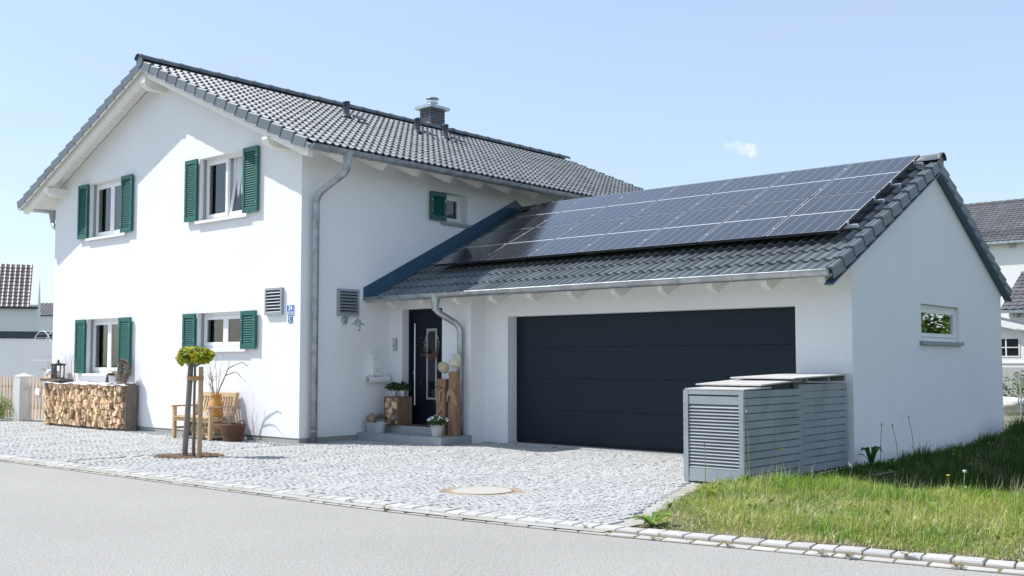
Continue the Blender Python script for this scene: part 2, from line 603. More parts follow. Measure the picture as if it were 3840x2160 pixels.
m_rough_plank = M("grey_brown_board", (0.13, 0.105, 0.085), 0.85, var=0.3, vs=9, stretch=(0.8, 6, 6))
m_cover = M("white_cover_board", (0.72, 0.70, 0.69), 0.7, var=0.1, vs=6)
m_blue = M("enamel_blue", (0.01, 0.085, 0.42), 0.3)
m_bluedull = M("faded_blue_plate", (0.085, 0.20, 0.33), 0.4)
m_tileb = M("brown_roof_tile", (0.135, 0.115, 0.115), 0.5, rnd=0.2, isl=True)
m_tileg = M("grey_roof_tile", (0.105, 0.105, 0.112), 0.55, rnd=0.2, isl=True)
m_farwall = M("neighbour_plaster", (0.76, 0.76, 0.76), 0.9, var=0.03, vs=2)
m_fascia = M("dark_fascia_metal", (0.022, 0.035, 0.05), 0.45)
m_farpane = M("far_window_pane", (0.012, 0.012, 0.014), 0.08)
m_whiterock = M("pale_rock", (0.60, 0.58, 0.56), 0.9, var=0.2, vs=6)
m_iron = M("white_arch_iron", (0.66, 0.67, 0.68), 0.5)
m_galv = M("galvanised_wire", (0.42, 0.44, 0.44), 0.5, metal=0.4)


# ------------------------------------------------------------------ builders for buildings
def wall_mb(P, bps, ztop, z0, holes, th):
    mb = MB()
    xs = sorted(set(list(bps) + [h[0] for h in holes] + [h[1] for h in holes]))
    for xa, xb in zip(xs[:-1], xs[1:]):
        mid = (xa + xb) / 2
        hs = sorted([(h[2], h[3]) for h in holes if h[0] < mid < h[1]])
        segs, z = [], z0
        for a, b in hs:
            if a > z + 1e-6:
                segs.append((z, a))
            z = b
        segs.append((z, None))
        for a, b in segs:
            ta, tb = (ztop(xa), ztop(xb)) if b is None else (b, b)
            for t in (0, th):
                q = [P(xa, t, a), P(xb, t, a), P(xb, t, tb), P(xa, t, ta)]
                mb.add(q, [(0, 1, 2, 3) if t == 0 else (3, 2, 1, 0)])
    for a0, a1, h0, h1 in holes:
        for (p, q, r, s) in (((a0, h0), (a0, h1), 0, 0), ((a1, h1), (a1, h0), 0, 0), ((a0, h1), (a1, h1), 0, 0), ((a1, h0), (a0, h0), 0, 0)):
            mb.add([P(p[0], 0, p[1]), P(q[0], 0, q[1]), P(q[0], th, q[1]), P(p[0], th, p[1])], [(0, 1, 2, 3)])
    return mb


def frame_bars(mb, P, a0, a1, z0, z1, t0, t1, w, wb=None):
    wb = wb or w
    mb.pbox(P, a0, a0 + w, t0, t1, z0, z1)
    mb.pbox(P, a1 - w, a1, t0, t1, z0, z1)
    mb.pbox(P, a0 + w, a1 - w, t0, t1, z0, z0 + wb)
    mb.pbox(P, a0 + w, a1 - w, t0, t1, z1 - w, z1)
    return mb


def curtain(parent, P, a0, a1, z0, z1, t, m, folds=7, name="curtain"):
    mb = MB()
    n = folds * 4
    vs = []
    for i in range(n + 1):
        a = a0 + (a1 - a0) * i / n
        tt = t + 0.034 * math.sin(i * PI / 2 + 0.4) + 0.012 * math.sin(i * 1.7)
        vs += [P(a, tt, z0), P(a, tt, z1)]
    mb.add(vs, [(2 * i, 2 * i + 2, 2 * i + 3, 2 * i + 1) for i in range(n)])
    return mb.build(name, m, parent, smooth=True)


def sash(parent, P, a0, a1, z0, z1, t, w=0.06, mg=None):
    s = frame_bars(MB(), P, a0, a1, z0, z1, t, t + 0.05, w).build("sash", m_pvc, parent)
    MB().pbox(P, a0 + w - 0.005, a1 - w + 0.005, t + 0.022, t + 0.028, z0 + w - 0.005, z1 - w + 0.005).build("pane", mg or m_glass, parent)
    return s


def window(parent, P, a0, a1, z0, z1, rec, two=True, tilt=False, sill=None, mg=None, fw=0.05, mid=None, rail=True):
    fr = frame_bars(MB(), P, a0, a1, z0 + 0.012, z1, rec + 0.012, rec + 0.08, fw)
    w = fr.build("window", m_pvc, parent)
    i0, i1, j0, j1 = a0 + fw + 0.004, a1 - fw - 0.004, z0 + fw + 0.016, z1 - fw - 0.004
    if two:
        m = mid if mid else (a0 + a1) / 2
        sash(w, P, i0, m - 0.003, j0, j1, rec, 0.065, mg)
        if tilt:
            def PT(a, t, z):
                return P(a, t + (z - j0) * 0.16, z)
            sash(w, PT, m + 0.003, i1, j0, j1, rec + 0.02, 0.065, mg)
        else:
            sash(w, P, m + 0.003, i1, j0, j1, rec, 0.065, mg)
    else:
        sash(w, P, i0, i1, j0, j1, rec, 0.055, mg)
    if rail:
        for a in (a0 + 0.001, a1 - 0.026):
            MB().pbox(P, a, a + 0.025, rec - 0.035, rec + 0.011, z0 + 0.012, z1 - 0.002).build("guide_rail", m_rail, w)
    if sill:
        s0, s1, ms, pr = sill
        MB().pbox(P, s0, s1, -pr, rec + 0.06, z0 - 0.004, z0 + 0.010).pbox(P, s0, s1, -pr - 0.002, -pr + 0.006, z0 - 0.042, z0 + 0.0095) \
            .pbox(P, s0 - 0.004, s0 + 0.004, -pr, -0.001, z0 - 0.03, z0 + 0.016).pbox(P, s1 - 0.004, s1 + 0.004, -pr, -0.001, z0 - 0.03, z0 + 0.016).build("sill", ms, w)
    return w


def shutter(parent, P, a0, a1, z0, z1, slats=True):
    t0, t1 = -0.068, -0.03
    mb = MB()
    sw, rw = 0.058, 0.078
    mb.pbox(P, a0, a0 + sw, t0, t1, z0, z1).pbox(P, a1 - sw, a1, t0, t1, z0, z1)
    mb.pbox(P, a0 + sw, a1 - sw, t0 + 0.002, t1 - 0.002, z0, z0 + rw).pbox(P, a0 + sw, a1 - sw, t0 + 0.002, t1 - 0.002, z1 - rw, z1)
    s = mb.build("shutter", m_green, parent)
    n = int(round((z1 - z0 - 2 * rw) / 0.0395))
    st = (z1 - z0 - 2 * rw) / n
    first = None
    for i in range(n):
        z = z0 + rw + st * (i + 0.5)
        if first is None:
            q = MB()
            vs = [P(a, t, zz) for a in (a0 + sw + 0.001, a1 - sw - 0.001) for t, zz in
                  ((t0 + 0.004, z - 0.026), (t0 + 0.010, z - 0.028), (t1 - 0.004, z + 0.019), (t1 - 0.010, z + 0.022))]
            q.add(vs, [(0, 1, 2, 3), (7, 6, 5, 4), (0, 4, 5, 1), (1, 5, 6, 2), (2, 6, 7, 3), (3, 7, 4, 0)])
            first = q.build("slat", m_green, s)
        else:
            o = first.copy()
            col.objects.link(o)
            o.location = first.location + Vector((0, 0, st * i))
    for a in (a0 + 0.012, a1 - 0.05):
        for z in (z0 + 0.16, z1 - 0.16):
            MB().pbox(P, a, a + 0.036, t0 - 0.006, t0 + 0.001, z - 0.008, z + 0.008).build("hinge", m_zinc, s)
    return s


def tile_mesh(tw=0.30, te=0.345, rolls=2):
    prof = []
    w = tw / rolls
    for k in range(rolls):
        o = k * w
        prof += [(o + 0.00 * w, 0.004), (o + 0.40 * w, 0.0), (o + 0.50 * w, 0.016), (o + 0.62 * w, 0.031), (o + 0.80 * w, 0.031), (o + 0.93 * w, 0.014)]
    prof.append((tw, 0.004))
    vs, fs = [], []
    n = len(prof)
    rise, ln = 0.030, te + 0.05
    for y, dz in ((0.0, rise), (0.012, rise + 0.002), (ln, rise * (1 - ln / te))):
        for x, z in prof:
            vs.append((x, y, z + dz))
    for x, z in prof:
        vs.append((x, 0.0, max(z + rise - 0.026, 0.0015 if z < 0.006 else z + rise - 0.026)))
    for r in range(2):
        for i in range(n - 1):
            fs.append((r * n + i, r * n + i + 1, (r + 1) * n + i + 1, (r + 1) * n + i))
    for i in range(n - 1):
        fs.append((3 * n + i, 3 * n + i + 1, i + 1, i))
    me = bpy.data.meshes.new("roof_tile")
    me.from_pydata(vs, [], fs)
    me.materials.append(m_tile)
    return me


def basis(o, a, u, n):
    Mx = Matrix((a, u, n)).transposed().to_4x4()
    Mx.translation = o
    return Mx


def tilefield(parent, me, o, a, u, n, W, L, tw=0.30, te=0.345, first=None, limit=300, name="tile", stuffname="tile_field", mat=None, lift=0.0):
    o, a, u, n = Vector(o), Vector(a), Vector(u), Vector(n)
    nc, nr = max(1, int(round(W / tw))), max(1, int(round(L / te)))
    cw, rh = W / nc, L / nr
    S = Matrix.Diagonal((cw / tw, rh / te, 1, 1))
    cells = []
    for j in range(nr):
        for i in range(nc):
            p = o + a * (i * cw) + u * (j * rh) + n * lift
            c = p + a * cw / 2 + u * rh / 2
            pr = 0 if (first is None or first(c)) else 1
            cells.append((pr, (c - CAM).length, p))
    cells.sort(key=lambda q: (q[0], q[1]))
    B = basis(Vector((0, 0, 0)), a, u, n)
    for pr, d, p in cells[:limit]:
        J = Matrix.Translation(p + n * R.uniform(-0.0015, 0.003)) @ B @ S
        place(name, me, J, parent)
    rest = cells[limit:]
    if rest:
        V = np.array([v.co[:] for v in me.vertices])
        V4 = (np.array((B @ S).to_3x3()) @ V.T).T
        F = [tuple(p.vertices) for p in me.polygons]
        mb = MB()
        for pr, d, p in rest:
            mb.add((V4 + np.array(p + n * R.uniform(-0.0015, 0.003))).tolist(), F)
        mb.build(stuffname, mat or me.materials[0], parent, kind='stuff')


def verge(parent, o, a_out, u, n, L, te=0.345, name="verge_tile", ap=0.15, wd_=0.075):
    """L shaped edge tiles stepping up a gable; a_out points outwards along the ridge direction"""
    o, a, u, n = Vector(o), Vector(a_out), Vector(u), Vector(n)
    nr = int(round(L / te))
    rh = L / nr
    mb = MB()
    lift0, ln = 0.034, rh + 0.03
    pr = [(0.0, -ap), (0.0, 0.004), (-0.016, 0.020), (-wd_ + 0.02, 0.022), (-wd_, 0.004), (-wd_, -0.01), (-0.018, -0.004), (-0.018, -ap)]
    vs = []
    for y, dz in ((0.0, lift0), (ln, lift0 * (1 - ln / rh))):
        for x, z in pr:
            vs.append(a * (x + (0.006 if y == 0 else -0.004)) + u * y + n * (z + dz))
    k = len(pr)
    fs = [tuple(range(k)), tuple(range(2 * k - 1, k - 1, -1))] + [(i, i + k, (i + 1) % k + k, (i + 1) % k) for i in range(k)]
    me = bpy.data.meshes.new(name)
    me.from_pydata(vs, [], fs)
    me.materials.append(m_verge)
    for j in range(nr):
        place(name, me, Matrix.Translation(o + u * (j * rh)), parent)


def ridge(parent, p0, p1, pitch=0.42, r=0.105, name="ridge_tile", flip=False):
    p0, p1 = Vector(p0), Vector(p1)
    d = p1 - p0
    n = max(1, int(round(d.length / pitch)))
    st = d / n
    t = st.normalized()
    w = t.cross(Vector((0, 0, 1))).normalized()
    segs = 9
    prof = []
    for s, rr in ((-0.035, r + 0.010), (0.028, r + 0.010), (0.030, r), (st.length + 0.03, r - 0.008)):
        prof.append([t * s + w * (rr * math.cos(PI * k / segs)) * 1.05 + Vector((0, 0, rr * 1.0 * math.sin(PI * k / segs) - 0.02)) for k in range(segs + 1)])
    inner = [[q - Vector((0, 0, 0.014)) for q in prof[0]]]
    vs = [q for ring in inner + prof for q in ring]
    m = segs + 1
    fs = [(r_ * m + k, r_ * m + k + 1, (r_ + 1) * m + k + 1, (r_ + 1) * m + k) for r_ in range(len(prof)) for k in range(segs)]
    me = bpy.data.meshes.new(name)
    me.from_pydata([tuple(v) for v in vs], [], fs)
    me.polygons.foreach_set("use_smooth", [True] * len(me.polygons))
    me.materials.append(m_verge)
    for i in range(n):
        place(name, me, Matrix.Translation(p0 + st * i), parent)


def gutter(parent, p0, p1, out, r=0.075, step=0.8, m=None, off=0.3):
    m = m or m_zinc
    p0, p1, out = Vector(p0), Vector(p1), Vector(out)
    t = (p1 - p0).normalized()
    zz = Vector((0, 0, 1))
    seg = 10
    mb = MB()
    ring = []
    for k in range(seg + 1):
        a = PI + PI * k / seg
        ring.append(out * (r * math.cos(a)) + zz * (r * math.sin(a)))
    for k in range(seg, -1, -1):
        a = PI + PI * k / seg
        ring.append(out * ((r - 0.005) * math.cos(a)) + zz * ((r - 0.005) * math.sin(a)))
    n = len(ring)
    vs = [p0 + q for q in ring] + [p1 + q for q in ring]
    mb.add(vs, [(i, (i + 1) % n, n + (i + 1) % n, n + i) for i in range(n)])
    for p in (p0, p1):
        mb.add([p + q for q in ring[:seg + 1]], [tuple(range(seg + 1))])
    mb.tube([p0 + out * (r + 0.004), p1 + out * (r + 0.004)], 0.011, 6)
    g = mb.build("gutter", m, parent)
    L = (p1 - p0).length
    s = off
    while s < L:
        b = MB()
        pts = [p0 + t * s + out * ((r + 0.004) * math.cos(PI + PI * k / 8)) + zz * ((r + 0.004) * math.sin(PI + PI * k / 8)) for k in range(9)]
        pts.append(p0 + t * s + out * (r + 0.012) + zz * 0.016)
        for q, w in zip(pts[:-1], pts[1:]):
            b.bar(q, w, 0.028, 0.004, up=t.cross(w - q))
        b.build("gutter_bracket", m, g)
        s += step
    return g


def downpipe(parent, pts, r=0.05, clamps=(), m=None, funnel=True, rr=0.12, hopper_r=0.085, away=(0, 1, 0)):
    m = m or m_zinc_dull
    mb = MB()
    mb.tube(smooth_path(pts, rr, 6), r, 14)
    if funnel:
        p = Vector(pts[0])
        mb.lathe([(hopper_r, 0.06), (hopper_r * 0.92, -0.02), (r * 1.08, -0.15), (r * 1.08, -0.2)], p, 14, caps=False)
    d = mb.build("downpipe", m, parent, smooth=True)
    for c in clamps:
        c = Vector(c)
        b = MB()
        b.lathe([(r + 0.001, -0.014), (r + 0.007, -0.014), (r + 0.007, 0.014), (r + 0.001, 0.014)], c, 14, caps=False)
        aw = Vector(away)
        b.bar(c + aw * r, c + aw * (r + 0.05), 0.014, 0.014)
        sd = aw.cross(Vector((0, 0, 1)))
        b.bar(c + sd * r, c + sd * (r + 0.018), 0.016, 0.02)
        b.build("pipe_clamp", m, d)
    return d


# ------------------------------------------------------------------ the main house
XR, ZR, SL = -4.256, 6.965, 0.4375          # ridge, top of the tiles there, pitch (rise per metre)
HW, YF, YB = 4.992, -0.504, 12.41
LX = -8.512


def TH(x):
    return ZR - SL * abs(x - XR)


house = thing("house", "white two storey gabled house with green shutters and a grey tiled roof", "house", (XR, 6, 0))
PG = lambda a, t, z: (a, t, z)
PE = lambda a, t, z: (-t, a, z)
WIN = [(-7.02, -5.60, 3.83, 4.97), (-2.975, -1.545, 3.83, 4.975), (-7.02, -5.60, 1.066, 2.178), (-2.975, -1.545, 1.528, 2.18)]
wall_mb(PG, [LX, XR, -0.0], lambda x: TH(x) - 0.16, 0.085, WIN, 0.34).build("wall", m_plaster, house)
EW = (3.20, 3.90, 3.895, 4.46)
wall_mb(PE, [0, 12], lambda y: TH(0) - 0.16, 0.0855, [EW], 0.34).build("wall", m_plaster, house)
MB().box(LX, LX + 0.3, 0.001, 12, 0.086, TH(LX) - 0.16).build("wall", m_plaster, house)
wall_mb(lambda a, t, z: (a, 12.0 - t, z), [LX + 0.002, XR, -0.002], lambda x: TH(x) - 0.162, 0.0865, [], 0.3).build("wall", m_plaster, house)
pl = MB()
pl.box(LX + 0.012, -0.012, 0.012, 0.3, -0.3, 0.10).box(-0.3, -0.0125, 0.3, 11.9, -0.3, 0.10)
pl.build("plinth", m_plinth, house)
# floor slab between the storeys keeps the rooms apart
MB().box(LX + 0.31, -0.345, 0.345, 11.7, 2.72, 2.95).build("floor_slab", m_farwall, house)

w1 = window(house, PG, *WIN[0], 0.115, sill=(-7.06, -5.50, m_sill, 0.06))
w2 = window(house, PG, *WIN[1], 0.115, tilt=True, sill=(-3.02, -1.44, m_sill, 0.06))
w3 = window(house, PG, *WIN[2], 0.115, sill=(-7.06, -5.50, m_sill, 0.06))
w4 = window(house, PG, *WIN[3], 0.115, sill=(-3.02, -1.425, m_sill, 0.06))
for w, (a0, a1, z0, z1), wh in ((w1, WIN[0], 1), (w2, WIN[1], 1), (w3, WIN[2], 0), (w4, WIN[3], 0)):
    if wh:
        curtain(w, PG, a0 + 0.02, a0 + 0.46, z0, z1, 0.30, m_curt, 6)
        curtain(w, PG, a0 + 0.43, a1 - 0.02, z0, z1, 0.24, m_curtw, 8)
    else:
        curtain(w, PG, a0 + 0.02, a1 - 0.02, z0, z1, 0.26, m_curt, 14)
# pleated blind in the lower left window
bl = MB()
n_ = 26
vs = []
for i in range(n_ + 1):
    z = 1.10 + 0.86 * i / n_
    t = 0.205 + (0.012 if i % 2 else 0.0)
    vs += [(-6.73, t, z), (-5.72, t, z)]
bl.add(vs, [(2 * i, 2 * i + 1, 2 * i + 3, 2 * i + 2) for i in range(n_)])
bl.build("blind", m_curtw, w3)
for (l0, l1, r0, r1), (z0, z1) in (((-7.405, -7.005, -5.66, -5.245), (3.85, 4.965)), ((-3.365, -2.98, -1.558, -1.133), (3.855, 4.975)),
                                   ((-7.395, -6.985, -5.64, -5.207), (1.08, 2.172)), ((-3.355, -2.955, -1.557, -1.133), (1.532, 2.175))):
    shutter(house, PG, l0, l1, z0, z1)
    shutter(house, PG, r0, r1, z0, z1)
we = window(house, PE, *EW, 0.165, two=False, sill=(3.18, 3.945, m_sillgrey, 0.05), rail=False)
curtain(we, PE, 3.3, 3.66, EW[2], EW[3], 0.28, m_curtw, 4)
shutter(house, PE, 2.868, 3.272, 3.912, 4.43)

# roof: boards, rafters, purlins, tiles
cS, sS = 1 / math.hypot(1, SL), SL / math.hypot(1, SL)
uR, nR_ = Vector((-cS, 0, sS)), Vector((sS, 0, cS))
uL, nL_ = Vector((cS, 0, sS)), Vector((-sS, 0, cS))
LS = HW / cS
rf = MB()
for sgn in (1, -1):
    xe = XR + sgn * HW - sgn * 0.03
    pr = [(XR, TH(XR) - 0.10), (xe, TH(xe) - 0.10), (xe, TH(xe) - 0.13), (XR, TH(XR) - 0.13)]
    rf.prism(pr, lambda a, b, t: (a, t, b), YF + 0.03, YB - 0.03)
roof = rf.build("roof", m_whitewood, house)
# roof boards under the gable overhang, each one its own plank
for sgn in (1, -1):
    nb = 44
    for i in range(nb):
        xa = XR + sgn * (0.02 + (HW - 0.06) * i / nb)
        xb = XR + sgn * (0.02 + (HW - 0.06) * (i + 0.94) / nb)
        MB().prism([(xa, TH(xa) - 0.133), (xb, TH(xb) - 0.133), (xb, TH(xb) - 0.150), (xa, TH(xa) - 0.150)], lambda a, b, t: (a, t, b), -0.46, -0.005).build("soffit_board", m_whitewood, roof)
    xe = XR + sgn * (HW - 0.02)
    # outer rafter and barge strip
    def sec(top, bot, y0, y1, x1, name):
        e = XR + sgn * x1
        MB().prism([(XR, TH(XR) - top), (e, TH(e) - top), (e - sgn * 0.04, TH(e) - bot + 0.03), (e - sgn * 0.14, TH(e - sgn * 0.14) - bot), (XR, TH(XR) - bot)],
                   lambda a, b, t: (a, t, b), y0, y1).build(name, m_whitewood, roof)
    sec(0.151, 0.325, -0.40, -0.30, HW - 0.05, "outer_rafter")
    sec(0.134, 0.215, -0.492, -0.462, HW - 0.03, "barge_board")
# purlins with cut ends
for px, zt, zb, w in ((XR, TH(XR) - 0.33, TH(XR) - 0.56, 0.16), (-0.42, TH(-0.42) - 0.327, TH(-0.42) - 0.49, 0.15), (-8.09, TH(-8.09) - 0.327, TH(-8.09) - 0.49, 0.15)):
    MB().prism([(-0.44, zt), (0.1, zt), (0.1, zb), (-0.30, zb), (-0.40, zb + 0.05), (-0.44, zb + 0.12)], lambda a, b, t: (t, a, b), px - w / 2, px + w / 2).build("purlin", m_whitewood, roof)
# rafter tails under both eaves
for k in range(15):
    y = 0.42 + 0.80 * k
    for sgn in (1, -1):
        xw = 0.0 if sgn > 0 else LX
        e = XR + sgn * (HW - 0.07)
        i = xw - sgn * 0.05
        MB().prism([(i, TH(i) - 0.131), (e, TH(e) - 0.131), (e - sgn * 0.01, TH(e) - 0.19), (e - sgn * 0.13, TH(e - sgn * 0.13) - 0.345), (i, TH(i) - 0.345)],
                   lambda a, b, t: (a, t, b), y - 0.05, y + 0.05).build("rafter", m_whitewood, roof)
TM = tile_mesh()
oR = Vector((XR + HW, YF + 0.115, TH(XR + HW) - 0.066))
WR = YB - YF - 0.23
tilefield(roof, TM, oR, (0, 1, 0), uR, nR_, WR, LS, first=lambda c: c.y > -1)
oL = Vector((XR - HW, YB - 0.115, TH(XR - HW) - 0.066))
tilefield(roof, TM, oL, (0, -1, 0), uL, nL_, WR, LS, limit=0)
verge(roof, (XR + HW + 0.004, YF, TH(XR + HW) - 0.055), (0, -1, 0), uR, nR_, LS - 0.05)
verge(roof, (XR - HW - 0.004, YF, TH(XR - HW) - 0.055), (0, -1, 0), uL, nL_, LS - 0.05)
verge(roof, (XR + HW + 0.004, YB, TH(XR + HW) - 0.055), (0, 1, 0), uR, nR_, LS - 0.05, name="verge_tile")
ridge(roof, (XR, YF - 0.01, ZR), (XR, YB + 0.02, ZR))
MB().lathe([(0.0, -0.006), (0.105, 0.0), (0.105, 0.02), (0.0, 0.02)], (0, 0, 0), 18, M=Matrix.Rotation(PI / 2, 4, 'X')).build("ridge_end_disc", m_verge, roof).location = Vector((XR, YF - 0.0, ZR - 0.055)) - wloc(roof)
gutter(house, (XR + HW + 0.045, YF + 0.06, 4.672), (XR + HW + 0.045, YB, 4.655), (1, 0, 0), 0.078, 0.86, m_zinc_dull, 0.35)
gutter(house, (XR - HW - 0.045, YF + 0.06, 4.672), (XR - HW - 0.045, YB, 4.655), (-1, 0, 0), 0.078, 0.86, m_zinc, 0.35)
downpipe(house, [(0.78, 0.30, 4.60), (0.78, 0.30, 4.36), (0.115, 0.205, 4.02), (0.115, 0.205, 0.0)], 0.056, [(0.115, 0.205, 3.62), (0.115, 0.205, 2.12), (0.115, 0.205, 0.21)], away=(-1, 0, 0), rr=0.16)
downpipe(house, [(-9.29, 0.30, 4.58), (-9.29, 0.30, 4.36), (-8.63, 0.25, 4.02), (-8.63, 0.25, 0.0)], 0.05, [(-8.63, 0.25, 3.0)], away=(1, 0, 0), m=m_zinc, rr=0.14)

# chimney behind the ridge
CX0, CX1, CY0, CY1, CZ = -4.78, -4.40, 7.24, 7.72, 7.485
chm = MB().box(CX0 + 0.008, CX1 - 0.008, CY0 + 0.008, CY1 - 0.008, 6.7, CZ).build("chimney", m_mortar, house)
bh, bl_ = 0.064, 0.165
for r_ in range(11):
    z0 = CZ - 0.006 - (r_ + 1) * 0.0695
    for side in range(4):
        Lh = (CX1 - CX0) if side % 2 == 0 else (CY1 - CY0)
        s = -(bl_ + 0.01) * (0.5 if r_ % 2 else 0.0)
        while s < Lh - 0.01:
            a0, a1 = max(s, 0.0), min(s + bl_, Lh)
            s += bl_ + 0.01
            if a1 - a0 < 0.03:
                continue
            if side == 0:
                q = (CX0 + a0, CX0 + a1, CY0 - 0.002, CY0 + 0.02)
            elif side == 2:
                q = (CX0 + a0, CX0 + a1, CY1 - 0.02, CY1 + 0.002)
            elif side == 1:
                q = (CX1 - 0.02, CX1 + 0.0015, CY0 + a0, CY0 + a1)
            else:
                q = (CX0 - 0.0015, CX0 + 0.02, CY0 + a0, CY0 + a1)
            MB().box(*q, z0, z0 + bh - 0.004).build("brick", m_brick, chm)
cxm, cym = (CX0 + CX1) / 2, (CY0 + CY1) / 2
cap = MB().box(CX0 - 0.09, CX1 + 0.09, CY0 - 0.09, CY1 + 0.09, CZ + 0.001, CZ + 0.075)
cap.build("chimney_cap", m_zinc, chm)
MB().lathe([(0.16, CZ + 0.07), (0.15, CZ + 0.10), (0.115, CZ + 0.165), (0.115, CZ + 0.175), (0.135, CZ + 0.178), (0.135, CZ + 0.235), (0.118, CZ + 0.235)], (cxm, cym, 0), 20).build("chimney_pipe", m_steel, chm, smooth=False)
hat = MB().lathe([(0.165, CZ + 0.285), (0.15, CZ + 0.30), (0.07, CZ + 0.33), (0.0, CZ + 0.338)], (cxm, cym, 0), 20)
for k in range(3):
    a = 2 * PI * k / 3 + 0.4
    hat.box(cxm + 0.1 * math.cos(a) - 0.012, cxm + 0.1 * math.cos(a) + 0.012, cym + 0.1 * math.sin(a) - 0.012, cym + 0.1 * math.sin(a) + 0.012, CZ + 0.23, CZ + 0.29)
hat.build("chimney_hood", m_zinc, chm)
# three vent pipes on the roof slope
for vx, vy in ((-2.72, 3.19), (-2.80, 5.26), (-2.85, 6.18)):
    z = TH(vx)
    v = MB()
    v.lathe([(0.085, -0.06), (0.075, 0.03), (0.066, 0.06), (0.066, 0.27), (0.074, 0.275), (0.074, 0.30), (0.058, 0.30), (0.055, 0.2)], (vx, vy, z), 16)
    v.lathe([(0.12, -0.05), (0.10, 0.0), (0.07, 0.03)], (vx, vy, z), 16)
    v.build("vent_pipe", m_pipe, roof, smooth=True)
    MB().prism([(0, 0.03), (0.2, 0.03), (0.2, 0.05), (0, 0.075)], lambda a, b, t: tuple(Vector((vx, vy, z)) - uR * (a + 0.12) + nR_ * b + Vector((0, t, 0))), 0.05, 0.28).build("vent_tile", m_pipe, roof)

# ------------------------------------------------------------------ the garage with the entrance
GY, GZ, GS = 5.298, 4.325, 0.488
GX1, GD, GB = 8.228, 2.26, 8.39
YE, YE2 = 1.46, 8.62


def TG(y):
    return GZ - (GS if y < GY else 0.53) * abs(y - GY)


garage = thing("garage", "white garage with a wide dark sectional door and a steep tiled roof carrying solar panels", "garage", (4.2, 5.3, 0))
PF = lambda a, t, z: (a, GD + t, z)
PS = lambda a, t, z: (GX1 - t, a, z)
PD = lambda a, t, z: (a, 1.92 + t, z)
DO = (2.462, 7.462, -0.1, 2.043)
wall_mb(PF, [1.5, GX1], lambda x: TG(GD) - 0.14, -0.1, [DO], 0.30).build("wall", m_plaster, garage)
GW = (4.655, 6.27, 1.60, 2.145)
wall_mb(PS, [GD, GY, GB], lambda y: TG(y) - 0.13, -0.1, [GW], 0.30).build("wall", m_plaster, garage)
wall_mb(lambda a, t, z: (a, GB - t, z), [0, GX1 - 0.002], lambda x: TG(GB) - 0.14, -0.1, [], 0.2).build("wall", m_plaster, garage)
ED = (0.335, 1.305, 0.0, 2.215)
wall_mb(PD, [0.001, 1.962], lambda x: TG(1.92) - 0.14, -0.1, [ED], 0.20).build("wall", m_plaster, garage)
MB().add([(1.962, 1.92, -0.1), (1.962, 2.2605, -0.1), (1.962, 2.2605, TG(2.26) - 0.14), (1.962, 1.92, TG(1.92) - 0.14)], [(0, 1, 2, 3)]).build("wall", m_plaster, garage)
# dark inside so that gaps do not glow
MB().box(0.3, GX1 - 0.32, 8.0, 8.05, 0, 2.6).build("inner_wall", m_farwall, garage)
# sectional door, four panels
gd = MB().box(DO[0] + 0.001, DO[1] - 0.001, GD + 0.262, GD + 0.295, 0.0, 2.05).build("garage_door", m_doordark, garage)
ph = (2.043 - 0.055) / 4
for k in range(4):
    z0 = 0.055 + ph * k
    MB().prism([(0.2175, z0 + 0.0006), (0.215, z0 + 0.003), (0.215, z0 + ph - 0.003), (0.2175, z0 + ph - 0.0006), (0.262, z0 + ph - 0.0006), (0.262, z0 + 0.0006)],
               lambda a, b, t: (t, GD + a, b), DO[0] + 0.006, DO[1] - 0.006).build("panel", m_doordark, gd)
MB().box(DO[0] + 0.006, DO[1] - 0.006, GD + 0.218, GD + 0.262, 0.02, 0.058).build("bottom_seal", m_black, gd)
# front door
fd = MB().box(0.345, 1.30, 2.10, 2.15, 0.25, 2.20)
fd.build("front_door", m_doordark2, garage)
fdo = garage.children[-1]
frm = MB()
frame_bars(frm, PD, 0.336, 1.304, 0.24, 2.214, 0.155, 0.179, 0.05)
frm.build("frame", m_doordark2, fdo)
MB().box(0.80, 0.995, 2.088, 2.0995, 0.70, 1.85).build("pane", m_dglass, fdo)
pf = MB()
frame_bars(pf, PD, 0.775, 1.02, 0.675, 1.875, 0.158, 0.179, 0.03)
pf.build("pane_frame", m_alu, fdo)
hd = MB()
hd.tube([(0.525, 2.045, 0.57), (0.525, 2.045, 1.967)], 0.016, 10)
for z in (0.75, 1.78):
    hd.tube([(0.525, 2.045, z), (0.525, 2.10, z)], 0.009, 8)
hd.build("handle", m_steel, fdo)
MB().lathe([(0.03, 0.0), (0.03, 0.012), (0.0, 0.012)], (0.465, 2.10, 1.12), 14, M=Matrix.Rotation(PI / 2, 4, 'X')).build("lock", m_steel, fdo)
for z in (0.95, 1.72):
    MB().box(0.59, 0.64, 2.095, 2.0995, z, z + 0.004).build("hinge_mark", m_alu, fdo)
# window in the gable wall
wg = window(garage, PS, GW[0], GW[1], GW[2], GW[3], 0.045, two=False, sill=(GW[0] - 0.07, GW[1] + 0.05, m_sillgrey, 0.05), mg=m_glass2, rail=False, fw=0.06)
curtain(wg, PS, 5.85, 6.22, GW[2], GW[3], 0.36, m_curt, 3)
